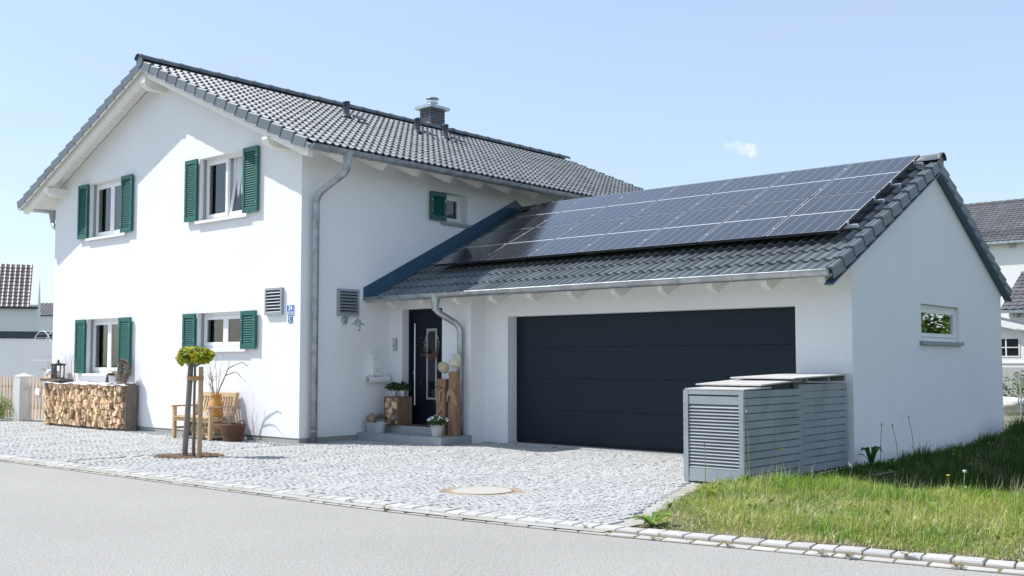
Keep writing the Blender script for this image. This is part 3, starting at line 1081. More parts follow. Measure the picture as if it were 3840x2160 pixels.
# roof
cG, sG = 1 / math.hypot(1, GS), GS / math.hypot(1, GS)
cH, sH = 1 / math.hypot(1, 0.53), 0.53 / math.hypot(1, 0.53)
gU, gN = Vector((0, cG, sG)), Vector((0, -sG, cG))
bU, bN = Vector((0, -cH, sH)), Vector((0, sH, cH))
GXR = GX1 + 0.115
rf = MB()
for ye in (YE + 0.03, YE2 - 0.03):
    pr = [(GY, GZ - 0.09), (ye, TG(ye) - 0.09), (ye, TG(ye) - 0.12), (GY, GZ - 0.12)]
    rf.prism(pr, lambda a, b, t: (t, a, b), 0.003, GXR - 0.03)
groof = rf.build("roof", m_whitewood, garage)
for k in range(11):
    x = 0.42 + 0.775 * k
    e, i = YE + 0.06, 2.30 if x > 1.96 else 1.95
    MB().prism([(i, TG(i) - 0.121), (e, TG(e) - 0.121), (e + 0.005, TG(e) - 0.20), (e + 0.15, TG(e + 0.15) - 0.33), (i, TG(i) - 0.33)],
               lambda a, b, t: (t, a, b), x - 0.045, x + 0.045).build("rafter", m_whitewood, groof)
    MB().prism([(8.3, TG(8.3) - 0.121), (YE2 - 0.06, TG(YE2 - 0.06) - 0.121), (YE2 - 0.16, TG(YE2 - 0.16) - 0.235), (8.3, TG(8.3) - 0.235)],
               lambda a, b, t: (t, a, b), x - 0.045, x + 0.045).build("rafter", m_whitewood, groof)
LG = (GY - YE) / cG
PTOP, PBOT = 5.148, 2.222


def not_under_panel(c):
    return c.x < 0.75 or c.x > 7.95 or c.y < PBOT + 0.15 or c.y > PTOP + 0.05


tilefield(groof, TM, (0.15, YE, TG(YE) - 0.062), (1, 0, 0), gU, gN, GXR - 0.06 - 0.15, LG, first=not_under_panel)
LGB = (YE2 - GY) / cH
tilefield(groof, TM, (GXR - 0.10, YE2, TG(YE2) - 0.062), (-1, 0, 0), bU, bN, GXR - 0.3, LGB, limit=0)
verge(groof, (GXR, YE - 0.004, TG(YE) - 0.052), (1, 0, 0), gU, gN, LG - 0.04, ap=0.13)
verge(groof, (GXR, YE2 + 0.004, TG(YE2) - 0.052), (1, 0, 0), bU, bN, LGB - 0.04, ap=0.13)
st = MB()
st.prism([(YE + 0.0, TG(YE) - 0.20), (GY, GZ - 0.20), (GY, GZ - 0.22), (YE + 0.0, TG(YE) - 0.22)], lambda a, b, t: (t, a, b), GX1 + 0.002, GXR + 0.004)
st.prism([(GY, GZ - 0.2), (YE2, TG(YE2) - 0.20), (YE2, TG(YE2) - 0.22), (GY, GZ - 0.22)], lambda a, b, t: (t, a, b), GX1 + 0.002, GXR + 0.004)
st.build("verge_strip", m_flash, groof)
ridge(groof, (GXR + 0.01, GY, GZ - 0.005), (0.12, GY, GZ - 0.005), pitch=0.42, r=0.10)
MB().lathe([(0.0, -0.006), (0.098, 0.0), (0.098, 0.02), (0.0, 0.02)], (0, 0, 0), 18, M=Matrix.Rotation(-PI / 2, 4, 'Y')).build("ridge_end_disc", m_verge, groof).location = Vector((GXR + 0.0, GY, GZ - 0.055)) - wloc(groof)
# sheet metal upstand against the house wall
up = MB()
y0, y1 = YE - 0.14, GY + 0.22
up.prism([(y0, TG(y0) - 0.03), (GY, GZ - 0.02), (GY, GZ + 0.20), (y0, TG(y0) + 0.18)], lambda a, b, t: (t, a, b), 0.002, 0.022)
up.prism([(GY, GZ - 0.02), (y1, TG(y1) - 0.02), (y1, TG(y1) + 0.21), (GY, GZ + 0.20)], lambda a, b, t: (t, a, b), 0.002, 0.022)
up.prism([(y0 + 0.1, TG(y0 + 0.1) + 0.0), (GY, GZ + 0.0), (GY, GZ - 0.03), (y0 + 0.1, TG(y0 + 0.1) - 0.03)], lambda a, b, t: (t, a, b), 0.0225, 0.16)
up.prism([(y0, TG(y0) + 0.181), (GY, GZ + 0.201), (GY, GZ + 0.213), (y0, TG(y0) + 0.193)], lambda a, b, t: (t, a, b), 0.002, 0.04)
flash = up.build("flashing", m_flash, groof)
gutter(garage, (0.02, YE - 0.055, 2.402), (8.315, YE - 0.055, 2.412), (0, -1, 0), 0.078, 0.8, m_zinc, 0.62)
downpipe(garage, [(1.66, YE - 0.05, 2.33), (1.66, YE - 0.05, 2.13), (1.80, 1.845, 1.90), (1.80, 1.845, 0.12)], 0.052, [(1.80, 1.845, 1.70)], m=m_zinc, rr=0.13)

# ------------------------------------------------------------------ the ground
KX = [-30, -14, -1.76, 3.4, 6.4, 8.7, 10.2, 11.65, 16, 30]
KY = [-6.6, -4.95, -3.95, -3.84, -3.78, -3.56, -3.28, -3.04, -2.2, 1.0]


KG = np.linspace(-32, 32, 3201)
KT = 0.25 * sum(np.interp(KG + d, KX, KY) for d in (-0.9, -0.3, 0.3, 0.9))
KL = KT.tolist()


def ky(x):
    return KL[max(0, min(3200, int((x + 32) * 50)))]


def KYF(x):
    return np.interp(x, KG, KT)


def sheet(name, m, x0, x1, y0f, y1f, z, n=60):
    mb = MB()
    vs = []
    for i in range(n + 1):
        x = x0 + (x1 - x0) * i / n
        vs += [(x, y0f(x), z), (x, y1f(x), z)]
    mb.add(vs, [(2 * i, 2 * i + 2, 2 * i + 3, 2 * i + 1) for i in range(n)])
    return mb.build(name, m, kind='structure')


gm = MB()
gm.add([(-420, -380, -0.42), (420, -380, -0.42), (420, 460, -0.42), (-420, 460, -0.42)], [(0, 1, 2, 3)])
gm.build("ground", m_ground, kind='structure')
sheet("road", m_asphalt, -30, 30, lambda x: ky(x) - 9.5, lambda x: ky(x) - 0.30, -0.030)
court = sheet("paved_forecourt", m_bed, -20, 8.78, lambda x: ky(x) - 0.31, lambda x: 3.4 if x < 8.2 else 2.2, -0.0105)
WL[court.name] = court.location.copy()

# kerb: a row of raised setts, an earthy joint and a flush gutter row
kb = MB()
n_ = 120
vs = []
for i in range(n_ + 1):
    x = -30 + 60 * i / n_
    vs += [(x, ky(x) - 0.34, -0.0265), (x, ky(x) + 0.005, -0.006)]
kb.add(vs, [(2 * i, 2 * i + 2, 2 * i + 3, 2 * i + 1) for i in range(n_)])
kerb = kb.build("kerb", m_joint, kind='structure')
WL[kerb.name] = kerb.location.copy()


def sett_mesh(name, m, h, j=0.008, bev=0.012, seed=0):
    """a worn stone of size 1 x 1 (scaled on placing) with an uneven, rounded top"""
    r = random.Random(seed)
    base = [(-0.5, -0.5), (0.5, -0.5), (0.5, 0.5), (-0.5, 0.5)]
    low = [(x * 0.97 + r.uniform(-1, 1) * j, y * 0.97 + r.uniform(-1, 1) * j) for x, y in base]
    top = [(x * (1 - bev), y * (1 - bev)) for x, y in low]
    vs = [(x, y, -h) for x, y in low] + [(x, y, -0.010 + r.uniform(-0.003, 0.003)) for x, y in low] + [(x, y, r.uniform(-0.004, 0.002)) for x, y in top]
    vs.append((r.uniform(-.1, .1), r.uniform(-.1, .1), r.uniform(0.002, 0.007)))
    fs = [(k, (k + 1) % 4, 4 + (k + 1) % 4, 4 + k) for k in range(4)] + [(4 + k, 4 + (k + 1) % 4, 8 + (k + 1) % 4, 8 + k) for k in range(4)] + [(8 + k, 8 + (k + 1) % 4, 12) for k in range(4)]
    me = bpy.data.meshes.new(name)
    me.from_pydata(vs, [], fs)
    me.materials.append(m)
    return me


KM = [sett_mesh("kerb_stone", m_kerb, 0.14, 0.008, 0.05, 40 + k) for k in range(6)]
GM = [sett_mesh("gutter_stone", m_kerb, 0.06, 0.008, 0.04, 60 + k) for k in range(6)]


def row(meshes, name, off, depth, z, x0, x1, l0, l1, hz):
    x, c = x0, 0
    while x < x1:
        L = R.uniform(l0, l1)
        xm = x + L / 2
        t = math.atan2(ky(xm + 0.1) - ky(xm - 0.1), 0.2)
        Mx = Matrix.Translation((xm, ky(xm) + off + R.uniform(-.004, .004), z + R.uniform(-.003, .003))) @ Matrix.Rotation(t + R.uniform(-.02, .02), 4, 'Z') @ Matrix.Diagonal((L - 0.004, depth, 1, 1))
        place(name, R.choice(meshes), Mx, kerb)
        x += L
        c += 1
    return c


row(KM, "kerb_stone", -0.095, 0.185, 0.006, -4.5, 12.6, 0.16, 0.21, 0)
row(GM, "gutter_stone", -0.272, 0.112, -0.0175, -4.5, 12.6, 0.17, 0.26, 0)

# forecourt: granite setts laid in segmental arcs
TREE = Vector((0.52, -2.30))
MAN = Vector((6.32, -2.53))


def in_court(x, y):
    if y < ky(x) + 0.045 or x < -19:
        return False
    if x > 7.40:
        if y < -0.62:
            if x > 8.66 - (y + 3.45) * 0.385:
                return False
        elif x > 8.2:
            return False
    if x < LX:
        if y > 0.0:
            return False
    elif x < 0.0:
        if y > -0.32:
            return False
    elif x < 2.02:
        if y > 1.16 or (x < 0.22):
            return False
    elif y > 2.18:
        return False
    if (x - TREE.x) ** 2 + (y - TREE.y) ** 2 < 0.45 ** 2:
        return False
    if (x - MAN.x) ** 2 + (y - MAN.y) ** 2 < 0.43 ** 2:
        return False
    return True


CB = [sett_mesh("cobble", m_cobble, 0.03, 0.055, 0.13, 80 + k) for k in range(10)]
stones = []
CW, RAD = 1.20, 0.88
s_ = 0.084
for c in range(-17, 9):
    cx = c * CW
    th0 = math.asin(CW / 2 / RAD)
    k = 0
    y = -9.0
    while y < 3.2:
        nst = 15
        for i in range(nst):
            th = -th0 + 2 * th0 * (i + 0.5) / nst + R.uniform(-.006, .006)
            px, py = cx + RAD * math.sin(th), y + RAD * (math.cos(th) - 1)
            if in_court(px, py):
                stones.append((px + R.uniform(-.004, .004), py + R.uniform(-.005, .005), -th + R.uniform(-.07, .07), 2 * th0 * RAD / nst * R.uniform(.88, 1.0), s_ * math.cos(th) * R.uniform(.88, 1.0)))
        y += s_
stones.sort(key=lambda q: (Vector((q[0], q[1], 0)) - CAM).length)


def undul(x, y):
    return 0.0025 * math.sin(x * 2.1 + y * 1.3) + 0.0025 * math.sin(x * 0.9 - y * 2.4)


def sett_mx(q):
    return Matrix.Translation((q[0], q[1], undul(q[0], q[1]) + R.uniform(-.003, .003))) @ Matrix.Rotation(q[2], 4, 'Z') @ Matrix.Rotation(R.uniform(-.035, .035), 4, 'X') @ Matrix.Rotation(R.uniform(-.035, .035), 4, 'Y') @ Matrix.Diagonal((q[3], q[4], 1, 1))


for q in stones[:300]:
    place("cobble", R.choice(CB), sett_mx(q), court)
CV = [np.array([v.co[:] for v in me.vertices]) for me in CB]
CF = [tuple(p.vertices) for p in CB[0].polygons]
vsa, fsa, o = [], [], 0
for q in stones[300:]:
    V = CV[R.randrange(10)]
    Mx = np.array(sett_mx(q))
    vsa.append(V @ Mx[:3, :3].T + Mx[:3, 3])
    fsa.extend([tuple(i + o for i in f) for f in CF])
    o += len(V)
sm = MB()
sm.v = np.concatenate(vsa).tolist()
sm.f = fsa
sm.build("cobble_field", m_cobble, court, kind='stuff')


def chips(name, m, n, posf, s0, s1, flat=0.5, kind='stuff', elong=1.0, mb=None, done=True, parent=None):
    mb = mb or MB()
    for i in range(n):
        p = posf()
        s = R.uniform(s0, s1)
        Mx = Matrix.Translation(p) @ Matrix.Rotation(R.uniform(0, 6.28), 4, 'Z') @ Matrix.Rotation(R.uniform(-.4, .4), 4, 'X')
        e = s * elong
        q = [Vector(v) for v in ((e, 0, 0), (0, s * R.uniform(.6, 1), 0), (-e, 0, 0), (0, -s * R.uniform(.6, 1), 0), (0, 0, s * flat), (0, 0, -s * flat))]
        mb.add([Mx @ v for v in q], [(0, 1, 4), (1, 2, 4), (2, 3, 4), (3, 0, 4), (1, 0, 5), (2, 1, 5), (3, 2, 5), (0, 3, 5)])
    return mb.build(name, m, parent, kind=kind) if done else mb


grv = MB()
chips("gravel", m_gravel, 4200, lambda: Vector((R.uniform(-5.2, 0.0), R.uniform(-0.34, 0.0), R.uniform(-0.02, 0.004))), 0.010, 0.026, mb=grv, done=False)
chips("gravel", m_gravel, 1500, lambda: Vector((R.uniform(0.0, 0.26), R.uniform(-0.3, 1.2), R.uniform(-0.02, 0.004))), 0.010, 0.026, mb=grv, done=False)
chips("gravel", m_gravel, 2600, lambda: Vector((R.uniform(2.0, 8.1), R.uniform(2.17, 2.40), R.uniform(-0.02, 0.006))), 0.008, 0.02, mb=grv)
MB().box(DO[0], DO[1], GD + 0.11, GD + 0.26, -0.1, 0.012).build("threshold", m_concrete, kind='structure')
MB().box(DO[0] + 0.03, DO[1] - 0.03, GD - 0.065, GD - 0.0, -0.1, 0.014).build("drain_strip", m_concrete, kind='structure')


def disc(c, r, z):
    a, q = R.uniform(0, 2 * PI), r * math.sqrt(R.random())
    return Vector((c.x + q * math.cos(a), c.y + q * math.sin(a), z + R.uniform(0, .014)))


chips("bark_mulch", m_mulch, 1500, lambda: disc(TREE, 0.47, -0.012), 0.012, 0.03, 0.35, elong=1.5)

# manhole cover
man = thing("manhole_cover", "round pale concrete manhole cover with a rusty rim set in the cobbles", "manhole cover", (MAN.x, MAN.y, -0.02))
MB().lathe([(0.0, -0.02), (0.31, -0.02), (0.31, 0.000), (0.30, 0.003), (0.0, 0.004)], (MAN.x, MAN.y, 0), 32).build("lid", m_cast, man)
MB().lathe([(0.312, -0.03), (0.335, -0.03), (0.322, 0.002), (0.312, 0.002)], (MAN.x, MAN.y, 0), 32, caps=False).build("rim", m_rust, man)
MB().lathe([(0.0, -0.03), (0.45, -0.03), (0.45, -0.007), (0.0, -0.0065)], (MAN.x, MAN.y, 0), 32).build("mortar_bed", m_bed, man)
chips("grit", m_rust, 420, lambda: (lambda a, q: Vector((MAN.x + q * math.cos(a), MAN.y + q * math.sin(a), -0.008)))(R.choice((0.74, 3.86)) + R.gauss(0, .42), R.uniform(.33, .43)), 0.006, 0.015, parent=man)

# grass verge
def sm01(t):
    t = max(0.0, min(1.0, t))
    return t * t * (3 - 2 * t)


def gz(x, y):
    e = ky(x)
    h = 0.004 + 0.03 * sm01((y - e) / 1.0) + 0.22 * sm01((y - 4.4) / 4.0)
    h -= 0.44 * sm01((x - 8.5) / 1.0) * sm01((y + 0.35) / 2.2) * (1 - 0.6 * sm01((y - 3.2) / 5.0))
    lx = 8.66 - (y + 3.45) * 0.385 if y < -0.62 else 8.13
    d = sm01((x - lx) / 0.5)
    return -0.03 + (h + 0.03) * d


def gzv(x, y):
    def s(t):
        t = np.clip(t, 0, 1)
        return t * t * (3 - 2 * t)
    h = 0.004 + 0.03 * s((y - KYF(x)) / 1.0) + 0.22 * s((y - 4.4) / 4.0)
    h = h - 0.44 * s((x - 8.5) / 1.0) * s((y + 0.35) / 2.2) * (1 - 0.6 * s((y - 3.2) / 5.0))
    lx = np.where(y < -0.62, 8.66 - (y + 3.45) * 0.385, 8.22)
    return -0.03 + (h + 0.03) * s((x - lx) / 0.5)


gs = MB()
nx, ny = 90, 120
vs = []
for j in range(ny + 1):
    t = j / ny
    for i in range(nx + 1):
        u = i / nx
        yb = ky(7.2 + 14 * u)
        y = yb + 0.0 + (26 - yb) * t ** 1.7
        x = 7.42 + 20 * u ** 1.6
        y = ky(x) - 0.0 + (26 - ky(x)) * t ** 1.7
        vs.append((x, y, gz(x, y) + R.uniform(-.01, .01) * min(1, t * 8)))
gs.add(vs, [(j * (nx + 1) + i, j * (nx + 1) + i + 1, (j + 1) * (nx + 1) + i + 1, (j + 1) * (nx + 1) + i) for j in range(ny) for i in range(nx)])
gs.build("grass_verge", m_soil, kind='structure', smooth=True)

rng = np.random.default_rng(5)


def patch(x, y):
    return 0.5 + 0.25 * np.sin(x * 1.9 + 1.3 * np.sin(y * 1.1)) + 0.25 * np.sin(y * 2.3 + x * 0.7 + 2.0)


def blades(name, m, n, xs, ys, h0, h1, wid, keep, lean=0.55, droop=0.5):
    x = rng.uniform(*xs, n)
    y = rng.uniform(*ys, n)
    ok = keep(x, y)
    x, y = x[ok], y[ok]
    n = len(x)
    z = gzv(x, y) - 0.01
    tall = 0.55 + 0.75 * patch(x * 1.3, y * 1.3)
    lx_ = np.where(y < -0.62, 8.66 - (y + 3.45) * 0.385, 8.22)
    tall = tall * np.clip(0.30 + (x - lx_) / 1.3, 0.30, 1.0) * np.clip(0.45 + (y - KYF(x)) / 1.6, 0.45, 1.0)
    h = rng.uniform(h0, h1, n) * tall
    a = rng.uniform(0, 2 * PI, n)
    ln = np.abs(rng.normal(0, lean, n)) * h
    # a light breeze bends most blades the same way
    dx, dy = np.cos(a) * ln + 0.12 * h, np.sin(a) * ln + 0.05 * h
    b = rng.uniform(0, 2 * PI, n)
    w = wid * rng.uniform(.6, 1.3, n)
    wx, wy = np.cos(b) * w / 2, np.sin(b) * w / 2
    V = np.empty((n, 5, 3))
    V[:, 0] = np.stack([x - wx, y - wy, z], 1)
    V[:, 1] = np.stack([x + wx, y + wy, z], 1)
    mx, my, mz = x + dx * .35, y + dy * .35, z + h * .62
    V[:, 2] = np.stack([mx + wx * .8, my + wy * .8, mz], 1)
    V[:, 3] = np.stack([mx - wx * .8, my - wy * .8, mz], 1)
    V[:, 4] = np.stack([x + dx, y + dy, z + h * (1 - droop * rng.uniform(0, .6, n) * np.minimum(1, ln / h))], 1)
    GB.append((V, GMATS.index(m)))


GB, GMATS = [], [m_grass, m_lush_shade, m_straw]


def build_grass():
    V = np.concatenate([g[0] for g in GB])
    mi = np.concatenate([np.full(len(g[0]) * 2, g[1]) for g in GB])
    n = len(V)
    me = bpy.data.meshes.new("grass")
    me.vertices.add(n * 5)
    me.vertices.foreach_set("co", V.reshape(-1))
    base = (np.arange(n) * 5)[:, None]
    loops = np.concatenate([base + np.array([0, 1, 2, 3]), base + np.array([3, 2, 4])], 1).reshape(-1)
    me.loops.add(len(loops))
    me.loops.foreach_set("vertex_index", loops.astype(np.int32))
    me.polygons.add(n * 2)
    ls = (np.arange(n) * 7)[:, None] + np.array([0, 4])
    me.polygons.foreach_set("loop_start", ls.reshape(-1).astype(np.int32))
    me.polygons.foreach_set("loop_total", np.tile([4, 3], n).astype(np.int32))
    for m in GMATS:
        me.materials.append(m)
    me.polygons.foreach_set("material_index", mi.astype(np.int32))
    me.update(calc_edges=True)
    return link("grass", me, (0, 0, 0), kind='stuff')


def gkeep(frac_edge=0.35):
    def f(x, y):
        k = KYF(x) + 0.02
        lx = np.where(y < -0.62, 8.66 - (y + 3.45) * 0.385, 8.24)
        lx = np.where((y > 2.2) & (y < 8.45), 8.25, lx + 0.10)
        d = np.minimum((x - lx) / 0.85, (y - k) / 0.25)
        inbin = (x < 8.25) & (y > -0.56)
        wob = rng.uniform(0, 1, len(x))
        return (d > 0) & (wob < 0.25 + d) & ~inbin
    return f


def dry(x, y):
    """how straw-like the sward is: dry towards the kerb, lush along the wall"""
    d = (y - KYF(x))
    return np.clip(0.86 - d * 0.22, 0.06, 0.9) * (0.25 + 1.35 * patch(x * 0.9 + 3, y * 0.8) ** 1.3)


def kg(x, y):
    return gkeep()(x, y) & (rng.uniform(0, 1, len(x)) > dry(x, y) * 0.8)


def kd(x, y):
    return gkeep()(x, y) & (rng.uniform(0, 1, len(x)) < dry(x, y))


blades("grass", m_grass, 125000, (7.4, 14.0), (-3.7, 1.2), 0.045, 0.155, 0.0062, kg, lean=0.75)
blades("grass", m_lush_shade, 120000, (7.9, 16.0), (0.6, 13.0), 0.09, 0.26, 0.009, gkeep(), lean=0.6)
blades("dry_grass", m_straw, 95000, (7.4, 14.0), (-3.7, 1.2), 0.03, 0.12, 0.0055, kd, lean=1.1)
blades("dry_grass", m_straw, 700, (8.3, 12.8), (-3.2, 0.6), 0.20, 0.34, 0.0032, gkeep(), lean=0.35)
# longer blades in loose tufts along the crest and against the garage wall
blades("tall_grass", m_grass, 9000, (8.5, 12.5), (-1.3, 0.3), 0.10, 0.24, 0.0075, lambda x, y: gkeep()(x, y) & (patch(x * 3, y * 3) > 0.55), lean=0.55, droop=0.9)
blades("tall_grass", m_lush_shade, 1500, (8.2, 8.75), (-0.3, 2.4), 0.10, 0.30, 0.008, lambda x, y: patch(x * 4, y * 4) > 0.45, lean=0.5, droop=0.9)
blades("tall_grass", m_grass, 5200, (8.5, 12.5), (-3.3, -0.8), 0.10, 0.23, 0.0065, lambda x, y: gkeep()(x, y) & (patch(x * 2.6 + 1, y * 3.1) > 0.66), lean=0.7, droop=0.9)
blades("tall_grass", m_lush_shade, 3600, (8.25, 8.75), (2.3, 8.6), 0.16, 0.42, 0.009, lambda x, y: patch(x * 5, y * 4) > 0.62, lean=0.55, droop=0.9)


blades("grass", m_straw, 5000, (8.7, 13.0), (-3.75, -2.6), 0.05, 0.13, 0.0055, lambda x, y: np.abs(y - KYF(x) - 0.06) < 0.10, lean=1.3, droop=0.9)
blades("grass", m_grass, 3500, (8.75, 13.0), (-3.75, -2.6), 0.05, 0.15, 0.006, lambda x, y: (np.abs(y - KYF(x) - 0.05) < 0.10) & (patch(x * 4, y) > 0.45), lean=1.2, droop=0.9)
build_grass()


# ------------------------------------------------------------------ solar panels
def panel_mat():
    m = bpy.data.materials.new("solar_cells")
    m.use_nodes = True
    nt = m.node_tree
    N, Lk = nt.nodes, nt.links
    b = N["Principled BSDF"]
    tc = N.new("ShaderNodeTexCoord")
    sx = N.new("ShaderNodeSeparateXYZ")
    Lk.new(tc.outputs["Object"], sx.inputs[0])

    def mt(op, *a):
        q = N.new("ShaderNodeMath")
        q.operation = op
        for i, k in enumerate(a):
            if isinstance(k, (int, float)):
                q.inputs[i].default_value = k
            else:
                Lk.new(k, q.inputs[i])
        return q.outputs[0]
    x, y = sx.outputs["X"], sx.outputs["Y"]
    W, H = 1.029, 1.612
    xm = 0.020
    u = mt('DIVIDE', mt('SUBTRACT', x, xm), (W - 2 * xm) / 6)
    fu = mt('ABSOLUTE', mt('SUBTRACT', mt('FRACT', u), 0.5))
    # two halves of ten rows each
    yy = mt('SUBTRACT', mt('ABSOLUTE', mt('SUBTRACT', y, H / 2)), 0.012)
    v = mt('DIVIDE', yy, (H / 2 - 0.012 - 0.02) / 10)
    fv = mt('ABSOLUTE', mt('SUBTRACT', mt('FRACT', v), 0.5))
    lu = mt('GREATER_THAN', fu, 0.487)
    lv = mt('GREATER_THAN', fv, 0.474)
    dia = mt('GREATER_THAN', mt('ADD', fu, mt('MULTIPLY', fv, 0.5)), 0.715)
    mid = mt('LESS_THAN', yy, 0.0)
    edge = mt('MAXIMUM', mt('MAXIMUM', mt('LESS_THAN', x, xm), mt('GREATER_THAN', x, W - xm)), mt('GREATER_THAN', v, 10.0))
    white = mt('MAXIMUM', mt('MAXIMUM', mt('MULTIPLY', lu, 0.55), mt('MULTIPLY', lv, 0.30)), mt('MAXIMUM', mid, mt('MAXIMUM', mt('MULTIPLY', dia, 0.9), edge)))
    mx = N.new("ShaderNodeMix")
    mx.data_type = 'RGBA'
    mx.inputs["A"].default_value = (0.008, 0.011, 0.020, 1)
    mx.inputs["B"].default_value = (0.58, 0.60, 0.63, 1)
    Lk.new(white, mx.inputs["Factor"])
    Lk.new(mx.outputs["Result"], b.inputs["Base Color"])
    b.inputs["Roughness"].default_value = 0.16
    b.inputs["IOR"].default_value = 1.5
    b.inputs["Coat Weight"].default_value = 0.25
    b.inputs["Coat Roughness"].default_value = 0.08
    return m


m_cells = panel_mat()
PW, PH = 1.041, 1.626
PS_ = 0.4805
cP, sP = 1 / math.hypot(1, PS_), PS_ / math.hypot(1, PS_)
pU, pN = Vector((0, cP, sP)), Vector((0, -sP, cP))
PXR = 8.09


def ppos(x, s):
    """point on the panel plane: x along the roof, s metres up the slope from the lower edge"""
    y = PBOT + s * cP
    return Vector((x, y, 4.4603 - PS_ * (GY - y)))


fme = MB()
W_, H_ = 1.029, 1.612
fw_ = 0.011
for q in ((0, fw_, 0, H_), (W_ - fw_, W_, 0, H_), (fw_, W_ - fw_, 0, fw_), (fw_, W_ - fw_, H_ - fw_, H_)):
    fme.box(q[0], q[1], q[2], q[3], -0.035, 0.002)
gme = MB().box(fw_, W_ - fw_, fw_, H_ - fw_, -0.008, 0.0)
FM = bpy.data.meshes.new("frame")
FM.from_pydata(fme.v, [], fme.f)
FM.materials.append(m_pframe)
GMh = bpy.data.meshes.new("cell_glass")
GMh.from_pydata(gme.v, [], gme.f)
GMh.materials.append(m_cells)
ORD = ["nearest the white house wall", "second from the house wall", "third from the house wall", "in the middle", "third from the free gable", "second from the free gable", "at the free gable end"]
for r_ in range(2):
    for c in range(7):
        o0 = ppos(PXR - (7 - c) * PW + 0.006, r_ * PH + 0.004)
        t = thing("solar_panel", "dark solar panel %s of the %s row on the garage roof" % (ORD[c], ("lower", "upper")[r_]), "solar panel", o0, "solar panels on the garage roof")
        B = basis(o0, Vector((1, 0, 0)), pU, pN)
        place("frame", FM, B, t)
        place("cell_glass", GMh, B, t)
for k, s in enumerate((0.30, 1.28, 1.95, 2.93)):
    a, b = ppos(PXR - 7 * PW - 0.03, s) - pN * 0.056, ppos(PXR + 0.13, s) - pN * 0.056
    t = thing("mounting_rail", "silver mounting rail under the solar panels, %s up the garage roof" % ("lowest", "second", "third", "topmost")[k], "rail", a, "rails under the solar panels")
    MB().bar(a, b, 0.04, 0.04, up=pN).build("rail", m_alum_rail, t)
    for c in range(8):
        p = ppos(PXR - (7 - c) * PW, s)
        p.x += -0.012 if c == 0 else (0.004 if c == 7 else -0.0)
        M4 = basis(p + pN * 0.0, Vector((1, 0, 0)), pU, pN)
        MB().obox(M4 @ Matrix.Translation((0, 0, 0.0045)), 0.03, 0.05, 0.004).obox(M4 @ Matrix.Translation((0, 0, -0.02)), 0.008, 0.04, 0.046).build("clamp", m_alum_rail, t)
    for c in range(6):
        x = 1.2 + c * 1.35
        p = ppos(x, s)
        MB().obox(basis(p - pN * 0.105, Vector((1, 0, 0)), pU, pN), 0.04, 0.012, 0.065).build("roof_hook", m_alum_rail, t)

# ------------------------------------------------------------------ things fixed to the walls


def louvre(P, a0, a1, z0, z1, label, n=7):
    t = thing("vent_grille", label, "vent grille", P((a0 + a1) / 2, -0.02, z0), "grey louvred vent grilles on the house")
    frame_bars(MB(), P, a0, a1, z0, z1, -0.05, -0.001, 0.036).build("frame", m_vent, t)
    MB().pbox(P, a0 + 0.036, a1 - 0.036, -0.006, -0.002, z0 + 0.036, z1 - 0.036).build("back_plate", m_black, t)
    st = (z1 - z0 - 0.072) / n
    for i in range(n):
        z = z0 + 0.036 + st * i
        q = MB()
        vs = [P(a, tt, zz) for a in (a0 + 0.037, a1 - 0.037) for tt, zz in ((-0.052, z + 0.002), (-0.052, z + 0.007), (-0.010, z + st * 0.72 + 0.004), (-0.010, z + st * 0.72))]
        q.add(vs, [(0, 1, 2, 3), (7, 6, 5, 4), (0, 4, 5, 1), (1, 5, 6, 2), (2, 6, 7, 3), (3, 7, 4, 0)])
        q.build("louvre", m_vent, t)
    return t


louvre(PG, -0.90, -0.44, 2.085, 2.53, "grey louvred vent grille on the sunlit gable wall above the house number")
louvre(PE, 0.744, 1.20, 2.083, 2.528, "grey louvred vent grille on the shaded wall above the wall lamp")


def text(body, size, M4, m, parent, name, ext=0.0008, sx=1.0, bold=0.0):
    c = bpy.data.curves.new(name, 'FONT')
    c.body = body
    c.size = size
    c.align_x, c.align_y = 'CENTER', 'CENTER'
    c.extrude = ext
    c.offset = bold
    o = bpy.data.objects.new(name, c)
    col.objects.link(o)
    dg = bpy.context.evaluated_depsgraph_get()
    me = bpy.data.meshes.new_from_object(o.evaluated_get(dg))
    bpy.data.objects.remove(o)
    me.materials.clear()
    me.materials.append(m)
    return place(name, me, M4 @ Matrix.Diagonal((sx, 1, 1, 1)), parent)


def rrect(P, a0, a1, z0, z1, t0, t1, r, mb=None):
    mb = mb or MB()
    poly = []
    for cx, cz, s in ((a1 - r, z0 + r, -90), (a1 - r, z1 - r, 0), (a0 + r, z1 - r, 90), (a0 + r, z0 + r, 180)):
        for k in range(5):
            a = rad(s + 22.5 * k)
            poly.append((cx + r * math.cos(a), cz + r * math.sin(a)))
    return mb.prism(poly, lambda a, b, t: P(a, t, b), t0, t1)


